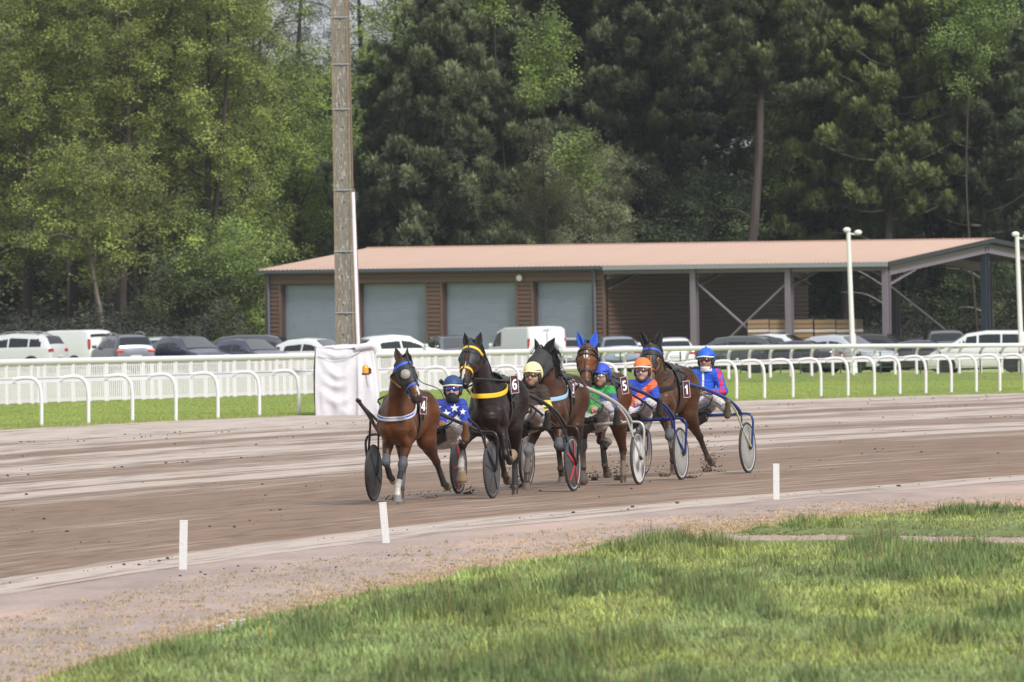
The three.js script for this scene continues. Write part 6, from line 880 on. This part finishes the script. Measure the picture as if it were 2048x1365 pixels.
const T1 = teamAt(866, 1001, 10, 2.05, 0.06), T2 = teamAt(1032, 986.5, 10, 1.9, 0.1), T3 = teamAt(1166, 973.5, 10, 1.95), T4 = teamAt(1254, 963.5, 11, 1.9), T5 = teamAt(1392, 949.5, 13, 1.85);
horse({ label: 'leading bay horse with black eye mask, grey eye cups and blue bridle', pos: T1.horse, yaw: 13, scale: 0.93, lift: 0, coat: [0.108, 0.036, 0.011], belly: [0.145, 0.054, 0.017], legs: [0.02, 0.014, 0.012], poll: [0.20, 1.90, 0.98], headPitch: 55, headYaw: 58, arch: 0.05, number: '4', platePos: [0.33, 1.34, 0.36], plateYaw: 58, plateRoll: -5,
  pose: { RF: { a: [30, -46, -75] }, LF: { a: [17, 9, 18], x: -0.06, x2: -0.06 }, RH: { a: [55, -6, 28, 20] }, LH: { a: [2, -50, -34, -80], x: 0.07, x2: 0.05 } }, socks: { LF: 1 }, hoofs: { LF: [0.2, 0.19, 0.2], RF: [0.4, 0.36, 0.32] }, ears: [0.03, 0.02, 0.016],
  bridleMat: colourTape(0.02, 0.02, 0.022), browMat: colourTape(0.03, 0.10, 0.55), nosebandMat: colourTape(0.03, 0.10, 0.55), browLabel: 'royal blue browband', noseLabel: 'royal blue noseband', hood: { c: [0.02, 0.021, 0.026], end: 0.33, start: -0.03, low: -0.05, label: 'black cloth mask over the face' }, cups: true, blaze: [[0.42, 0.10, 0.018]], collarMat: colourTape(0.03, 0.12, 0.6), collarW: 0.034, collarY: 1.44, collarDrop: 0.27, collarTrim: colourTape(0.6, 0.6, 0.66), collarLabel: 'blue breast collar', chinStrap: leatherBrown, reinMat: leatherBrown,
  boots: { RF: [['knee', bootGrey], ['cannon', bootBlack]], LF: [['knee', bootGrey], ['cannon', bootBlack]], RH: [['cannon', bootGrey]], LH: [['cannon', bootBlack]] }, mud: 0.3 });
horse({ label: 'nearly black horse with yellow browband and noseband behind the leader', pos: T2.horse, yaw: 11, coat: [0.015, 0.008, 0.007], back: [0.014, 0.008, 0.008], belly: [0.02, 0.010, 0.008], points: [0.010, 0.009, 0.009], face: [0.06, 0.026, 0.017], poll: [-0.10, 1.91, 0.98], headPitch: 46, headYaw: -10, arch: 0.06, number: '6', platePos: [0.32, 1.46, 0.36], plateYaw: 44, plateRoll: 4,
  pose: { RF: { a: [52, 12, -15], x: -0.16, x2: -0.02 }, LF: { a: [10, -72, -120], x: 0.08 }, RH: { a: [5, -48, -40, -70] }, LH: { a: [30, -22, 6, 15] } }, socks: { RF: 1 }, hoofs: { RF: [0.3, 0.25, 0.2] },
  browMat: colourTape(0.85, 0.5, 0.03), nosebandMat: colourTape(0.85, 0.5, 0.03), browLabel: 'yellow browband', noseLabel: 'yellow noseband', hood: { c: [0.018, 0.019, 0.022], end: 0.30, start: -0.02, low: -0.01, slot: 0.03, eyes: 0.04, label: 'black mask with open eyes' }, blaze: [[0.40, 0.13, 0.016]], collarMat: colourTape(0.85, 0.55, 0.03), collarW: 0.06, collarLabel: 'yellow breast collar', collarY: 1.46, collarDrop: 0.14, bar: true, maneLong: 1.5,
  boots: { LF: [['bell', bootTan], ['cannon', bootBlack]], RF: [['bell', bootTan]], LH: [['cannon', bootBlack]] }, mud: 0.4 });
horse({ label: 'dark brown horse whose whole face hides behind a black mesh visor', pos: T3.horse, yaw: 12, coat: [0.062, 0.024, 0.011], belly: [0.078, 0.032, 0.014], face: [0.03, 0.02, 0.015], poll: [0.03, 1.79, 0.96], headPitch: 44, headYaw: -36, arch: 0.09, number: '3', platePos: [0.31, 1.36, 0.40], plateYaw: 84, plateRoll: -8,
  pose: { RF: { a: [10, -2, 10], x: -0.16, x2: -0.03 }, LF: { a: [34, -80, -120], x: 0.02 }, RH: { a: [45, -45, -20, -40] }, LH: { a: [18, -33, 8, 18] } }, ears: [0.012, 0.012, 0.014], hood: { c: [0.03, 0.03, 0.033], grow: 0.02, end: 0.36, start: -0.05, low: -0.12, rough: 0.75, label: 'black mesh visor over the face' }, collarMat: colourTape(0.32, 0.55, 0.75), collarW: 0.055, collarLabel: 'pale blue breast collar', earOut: 0.75, earScale: 1.25, maneLong: 1.3, mane: 520, maneFly: 0.9, blinkers: false,
  boots: { RF: [['knee', bootPale], ['cannon', mudTan]], LF: [['knee', bootGrey], ['bell', bootBlack]], LH: [['cannon', bootBlack]] }, hoofs: { LH: [0.25, 0.21, 0.17] }, mud: 0.8 });
horse({ label: 'reddish bay horse with bright blue ear caps and a white star', pos: T4.horse, yaw: 12, coat: [0.10, 0.034, 0.013], belly: [0.11, 0.04, 0.016], face: [0.16, 0.058, 0.02], poll: [0.04, 1.85, 0.98], headPitch: 56, headYaw: 4, arch: 0.04, number: '5', platePos: [0.38, 1.36, 0.18], plateYaw: 50, plateRoll: 8,
  pose: { RF: { a: [8, 2, 12], x: -0.02 }, LF: { a: [36, -70, -110] }, RH: { a: [48, -40, -22, -50], x: 0.02 }, LH: { a: [14, -30, 6, 15], x: 0.04 } }, ears: [0.02, 0.10, 0.62], earScale: 1.12, earLabel: 'bright blue ear cap', earOut: 0.34, forelock: 3, blaze: [[0.14, 0.07, 0.032]], collarDrop: 0.12,
  boots: { RF: [['knee', bootPale], ['cannon', mudTan], ['bell', mudTan]], LH: [['cannon', mudTan]], RH: [['cannon', bootBlack]] }, mud: 1 });
horse({ label: 'rearmost brown bay horse with tall black ears and blue browband', pos: T5.horse, yaw: 16, coat: [0.08, 0.034, 0.015], belly: [0.10, 0.046, 0.021], face: [0.24, 0.12, 0.055], poll: [0.05, 1.79, 0.97], headPitch: 60, headYaw: 6, arch: 0.03, number: '1', platePos: [0.36, 1.22, 0.28], plateYaw: 54, plateRoll: 3, lift: 0.03,
  pose: { RF: { a: [40, 6, -10], x: -0.02 }, LF: { a: [22, -76, -60], x: 0.05, x2: -0.06 }, RH: { a: [42, -35, -18, -40] }, LH: { a: [-2, -46, -34, -72], x: 0.1, x2: 0.06 } }, ears: [0.010, 0.010, 0.012], earScale: 1.3, earOut: 0.42, browMat: colourTape(0.04, 0.10, 0.5), browLabel: 'blue browband', hood: { c: [0.018, 0.019, 0.024], end: 0.32, start: -0.03, low: 0.0, eyes: 0.052, slot: 0.035, label: 'black half mask with open eyes' }, socks: { LF: 1 }, hoofs: { RF: [0.32, 0.26, 0.2] },
  boots: { RF: [['arm', bootPale], ['cannon', bootTan], ['bell', bootTan]], LF: [['knee', bootGrey]], RH: [['bell', mudTan]] }, mud: 0.7 });

sulky({ label: 'black sulky with dark spoked discs behind the leading horse', pos: T1.axle, yaw: 15, straight: true, tip: 1.33, frame: [0.018, 0.019, 0.024], disc: [0.055, 0.057, 0.065], spokes: [0.045, 0.047, 0.055], rim: [0.12, 0.12, 0.13] });
sulky({ label: 'black sulky with red wheel spokes behind the nearly black horse', pos: T2.axle, yaw: 16, tip: 1.52, frame: [0.02, 0.018, 0.022], frame2: [0.03, 0.025, 0.035], disc: [0.05, 0.052, 0.06], spokes: [0.5, 0.03, 0.045], rim: [0.45, 0.45, 0.47], shaftR: 0.026, spin: 0.1 });
sulky({ label: 'white tubed sulky with mud smeared silver discs', pos: T3.axle, yaw: 16, tip: 1.5, frame: [0.56, 0.56, 0.55], frame2: [0.5, 0.5, 0.5], metal: 0.4, discMat: muddy, rim: [0.6, 0.6, 0.6], shaftR: 0.029 });
sulky({ label: 'navy blue sulky with plain grey wheel discs', pos: T4.axle, yaw: 17, tip: 1.47, frame: [0.012, 0.03, 0.16], frame2: [0.014, 0.035, 0.2], discMat: greyDisc, rim: [0.55, 0.55, 0.55], shaftR: 0.027 });
sulky({ label: 'blue sulky with a pale yellow stay furthest to the right', pos: T5.axle, yaw: 19, tip: 1.42, frame: [0.02, 0.06, 0.24], frame2: [0.45, 0.46, 0.28], discMat: greyDisc, rim: [0.6, 0.6, 0.6], shaftR: 0.027 });

const dpos = (T, yaw, back, side) => { const f = V(-Math.sin(yaw * deg), 0, Math.cos(yaw * deg)), l = V(Math.cos(yaw * deg), 0, Math.sin(yaw * deg)); return T.axle.clone().addScaledVector(f, -back).addScaledVector(l, side); };
function star(prims, x, y, r, lift) { // a five pointed star laid on the jacket
  const p = [], ix = [], pt = (a, q) => hit(prims, V(x + Math.sin(a) * q, y + Math.cos(a) * q, 0.6), V(0, 0, -1), 1.4, lift); const c = pt(0, 0); if (!c) return null; p.push(c.x, c.y, c.z);
  for (let i = 0; i < 10; i++) { const q = pt(i * Math.PI / 5, i % 2 ? r * 0.42 : r) || c; p.push(q.x, q.y, q.z); } for (let i = 0; i < 10; i++) ix.push(0, 1 + (i + 1) % 10, 1 + i);
  const g = new THREE.BufferGeometry(); g.setAttribute('position', new THREE.Float32BufferAttribute(p, 3)); g.setIndex(ix); g.computeVertexNormals(); return g;
}
const whiteCloth = M([0.72, 0.72, 0.74], 0.7, { side: THREE.DoubleSide });
driver({ label: 'driver in a blue jacket with white stars and a dark blue helmet', pos: dpos(T1, 10, 0.1, 0.10), yaw: 8, lean: 0.09, headX: 0.06, up: -0.19, foot: 0.84, knee: 0.98, helmet: [0.018, 0.05, 0.16], helmetLabel: 'dark blue cloth covered helmet', brim: [0.72, 0.68, 0.58], jacketLabel: 'blue jacket with white stars', trousers: [0.56, 0.53, 0.52], mud: 0.8, scarf: [0.016, 0.016, 0.018], scarfTop: 0.035, scarfLabel: 'black scarf over chin and mouth', lens: [0.02, 0.08, 0.5], lensMetal: 0.8, gogglesLabel: 'blue mirrored goggles', boots: [0.13, 0.06, 0.025], glove: [0.2, 0.1, 0.05], skin: [0.45, 0.26, 0.2],
  jacket: (x, y, z) => { const k = fabric(x, y, z); return [0.022 * k, 0.05 * k, 0.36 * k]; }, whip: [[0.14, 1.18, 0.32], [0.05, 1.42, 0.3], [-0.18, 1.52, 0.25], [-0.26, 1.6, 0.22], [-0.23, 1.66, 0.2]],
  extra: ({ root, all, y, lean }) => { for (const [x, yy, r] of [[-0.12, 1.38, 0.055], [0.10, 1.37, 0.06], [-0.01, 1.30, 0.062], [-0.15, 1.24, 0.05], [0.13, 1.24, 0.05], [0.03, 1.17, 0.055], [-0.1, 1.12, 0.05], [0.21, 1.32, 0.045], [-0.22, 1.3, 0.045]]) { const g = star(all, x + lean, y(yy), r, 0.018); if (g) obj('star', g, whiteCloth, root); } } });
driver({ label: 'driver in a brown jacket with yellow trim and a pale yellow helmet', pos: dpos(T2, 10, 0.12, 0.12), yaw: 10, lean: 0.05, headX: 0.05, up: -0.06, foot: 0.92, helmet: [0.80, 0.71, 0.36], helmetLabel: 'pale yellow helmet', jacketLabel: 'brown jacket with yellow sleeve bands', brim: [0.75, 0.7, 0.5], trousers: [0.55, 0.46, 0.44], mud: 1, beard: [0.14, 0.09, 0.07], lens: [0.10, 0.08, 0.02], lensMetal: 0.6, gogglesLabel: 'amber tinted goggles', headYaw: -8,
  jacket: (x, y, z) => { const k = fabric(x, y, z), yl = (Math.abs(x) > 0.23 && y > 1.19 && y < 1.28) || (y < 1.06 && x > 0.03) || (Math.abs(x) > 0.17 && y < 1.17 && z > 0.1 && z < 0.18); return yl ? [0.72 * k, 0.58 * k, 0.1 * k] : [0.04 * k, 0.025 * k, 0.019 * k]; },
  extra: ({ root, all, y, lean }) => { const g = strap(all, Array.from({ length: 6 }, (_, i) => [V(-0.03 + lean, y(1.40 - i * 0.008), 0.6), V(0, 0, -1)]), 0.06, 0.016, { across: V(1, 0, 0) }); const b = obj('badge', g, M([0.45, 0.5, 0.75], 0.6), root); b.userData.label = 'pale blue badge on the collar'; } });
driver({ label: 'driver in a bright green jacket with blue sleeves and a royal blue helmet', pos: dpos(T3, 10, 0.12, 0.13), yaw: 8, lean: 0.06, headX: 0.06, up: -0.115, foot: 0.90, helmet: [0.03, 0.075, 0.50], helmetLabel: 'royal blue cloth covered helmet', jacketLabel: 'green jacket with blue sleeves', brim: [0.04, 0.09, 0.5], trousers: [0.5, 0.46, 0.48], mud: 0.9, beard: [0.2, 0.13, 0.1], lens: [0.42, 0.45, 0.5], lensMetal: 0.8, gogglesLabel: 'silver mirrored goggles', headYaw: -16,
  jacket: (x, y, z) => { const k = fabric(x, y, z), bl = (Math.abs(x) > 0.205 && y < 1.37) || (x > 0.07 && x < 0.19 && y > 1.27 && y < 1.36), red = y < 1.14 && y > 1.09 && z > -0.06 && z < 0.3 && Math.abs(x) < 0.05; return red ? [0.4 * k, 0.03 * k, 0.05 * k] : bl ? [0.05 * k, 0.075 * k, 0.26 * k] : [0.035 * k, 0.33 * k, 0.075 * k]; }, whip: [[0.13, 1.18, 0.3], [0.26, 1.38, 0.1], [0.45, 1.6, -0.1]] });
driver({ label: 'driver in a blue and orange jacket with an orange helmet', pos: dpos(T4, 11, 0.12, 0.12), yaw: 8, lean: 0.05, headX: 0.05, up: -0.07, foot: 1.0, helmet: [0.82, 0.19, 0.045], helmetLabel: 'orange cloth covered helmet', jacketLabel: 'blue jacket with orange sash', brim: [0.78, 0.72, 0.7], trousers: [0.66, 0.63, 0.65], mud: 0.4, skin: [0.52, 0.31, 0.26], lens: [0.10, 0.08, 0.08], lensMetal: 0.4, gogglesLabel: 'smoke grey goggles', headYaw: -6,
  jacket: (x, y, z) => { const k = fabric(x, y, z), q = ((x + 0.15) * 0.35 + (y - 1.1) * 0.30) / 0.2125, dl = Math.hypot(x + 0.15 - 0.35 * q, y - 1.1 - 0.30 * q); const or = z > -0.2 && ((dl < 0.048) || (y > 1.12 && y < 1.27 && x < 0.0 && x > -0.16 - 0.1 * (y - 1.12)) && y < 1.34); return or ? [0.78 * k, 0.13 * k, 0.04 * k] : [0.018 * k, 0.065 * k, 0.47 * k]; } });
driver({ label: 'driver in a blue jacket with a white zip and red sleeve stripes', pos: dpos(T5, 13, 0.12, 0.08), yaw: 6, lean: 0.05, headX: 0.02, up: 0.03, foot: 0.9, helmet: [0.012, 0.11, 0.60], helmetLabel: 'bright blue helmet with a small peak on top', button: true, jacketLabel: 'blue jacket with white zip and red striped sleeves', trousers: [0.62, 0.58, 0.62], mud: 0.5, skin: [0.36, 0.2, 0.15], lens: [0.025, 0.02, 0.02], gogglesLabel: 'dark goggles', headYaw: -10, scarf: [0.7, 0.69, 0.7], scarfTop: 0.085, scarfLabel: 'white cloth under the chin', boots: [0.1, 0.08, 0.05],
  jacket: (x, y, z) => { const k = fabric(x, y, z); if (Math.abs(x) < 0.011 && z > -0.12) return [0.75, 0.75, 0.8]; const a = Math.abs(x); if (a > 0.19 && (Math.abs(a - 0.215 - (1.42 - y) * 0.25) < 0.012 || Math.abs(a - 0.25 - (1.42 - y) * 0.25) < 0.01)) return [0.6 * k, 0.02 * k, 0.07 * k]; if (y < 1.19 && z > 0.08 && ((z * 40 | 0) % 2)) return [0.6 * k, 0.02 * k, 0.07 * k]; return [0.012 * k, 0.085 * k, 0.56 * k]; } });

{ // earth thrown up by the hooves and wheels
  const clod = () => { const g = mergeVertices(new THREE.IcosahedronGeometry(1, 1).deleteAttribute('uv').deleteAttribute('normal')), p = g.attributes.position; for (let i = 0; i < p.count; i++) { const k = rr(0.6, 1.25); p.setXYZ(i, p.getX(i) * k, p.getY(i) * k * 0.8, p.getZ(i) * k); } g.computeVertexNormals(); return g; };
  const list = [], at2 = (x, y, n, sp, h) => { const p = gp(x, y); for (let i = 0; i < n; i++) { const t = Math.pow(rnd(), 2.2), s = (0.004 + 0.016 * Math.pow(rnd(), 3)) * (1 - 0.5 * t), v = rr(0.6, 1.2), a = rnd() * 6.283, r = sp * (0.25 + t) * Math.sqrt(rnd()); list.push([p.x + Math.cos(a) * r, p.y + t * h + 0.008, p.z + Math.sin(a) * r * 1.5, rnd() * 6, s, s, 0.10 * v, 0.072 * v, 0.056 * v]); } };
  at2(935, 990, 160, 0.22, 0.16); at2(1030, 978, 260, 0.26, 0.3); at2(1048, 976, 120, 0.12, 0.1); at2(1240, 962, 320, 0.22, 0.34); at2(1190, 962, 160, 0.16, 0.2); at2(1415, 945, 320, 0.24, 0.4); at2(1330, 955, 160, 0.24, 0.2); at2(1380, 958, 120, 0.3, 0.12); at2(860, 998, 90, 0.3, 0.1); at2(1440, 945, 90, 0.35, 1.2); at2(1500, 700, 0, 0, 0); at2(1755, 905, 26, 0.4, 1.3); at2(785, 1001, 90, 0.2, 0.06);
  scatter('flying_dirt', [clod(), clod()], M([1, 1, 1], 1), list, 'crumbs of earth thrown up behind the hooves and wheels');
}
// ---------------------------------------------------------------- render
const renderer = new THREE.WebGLRenderer({ antialias: true });
renderer.setSize(1024, 682);
renderer.toneMapping = THREE.LinearToneMapping;
renderer.toneMappingExposure = EXPOSURE;
renderer.shadowMap.enabled = true;
renderer.shadowMap.type = THREE.PCFSoftShadowMap;
renderer.render(scene, camera);
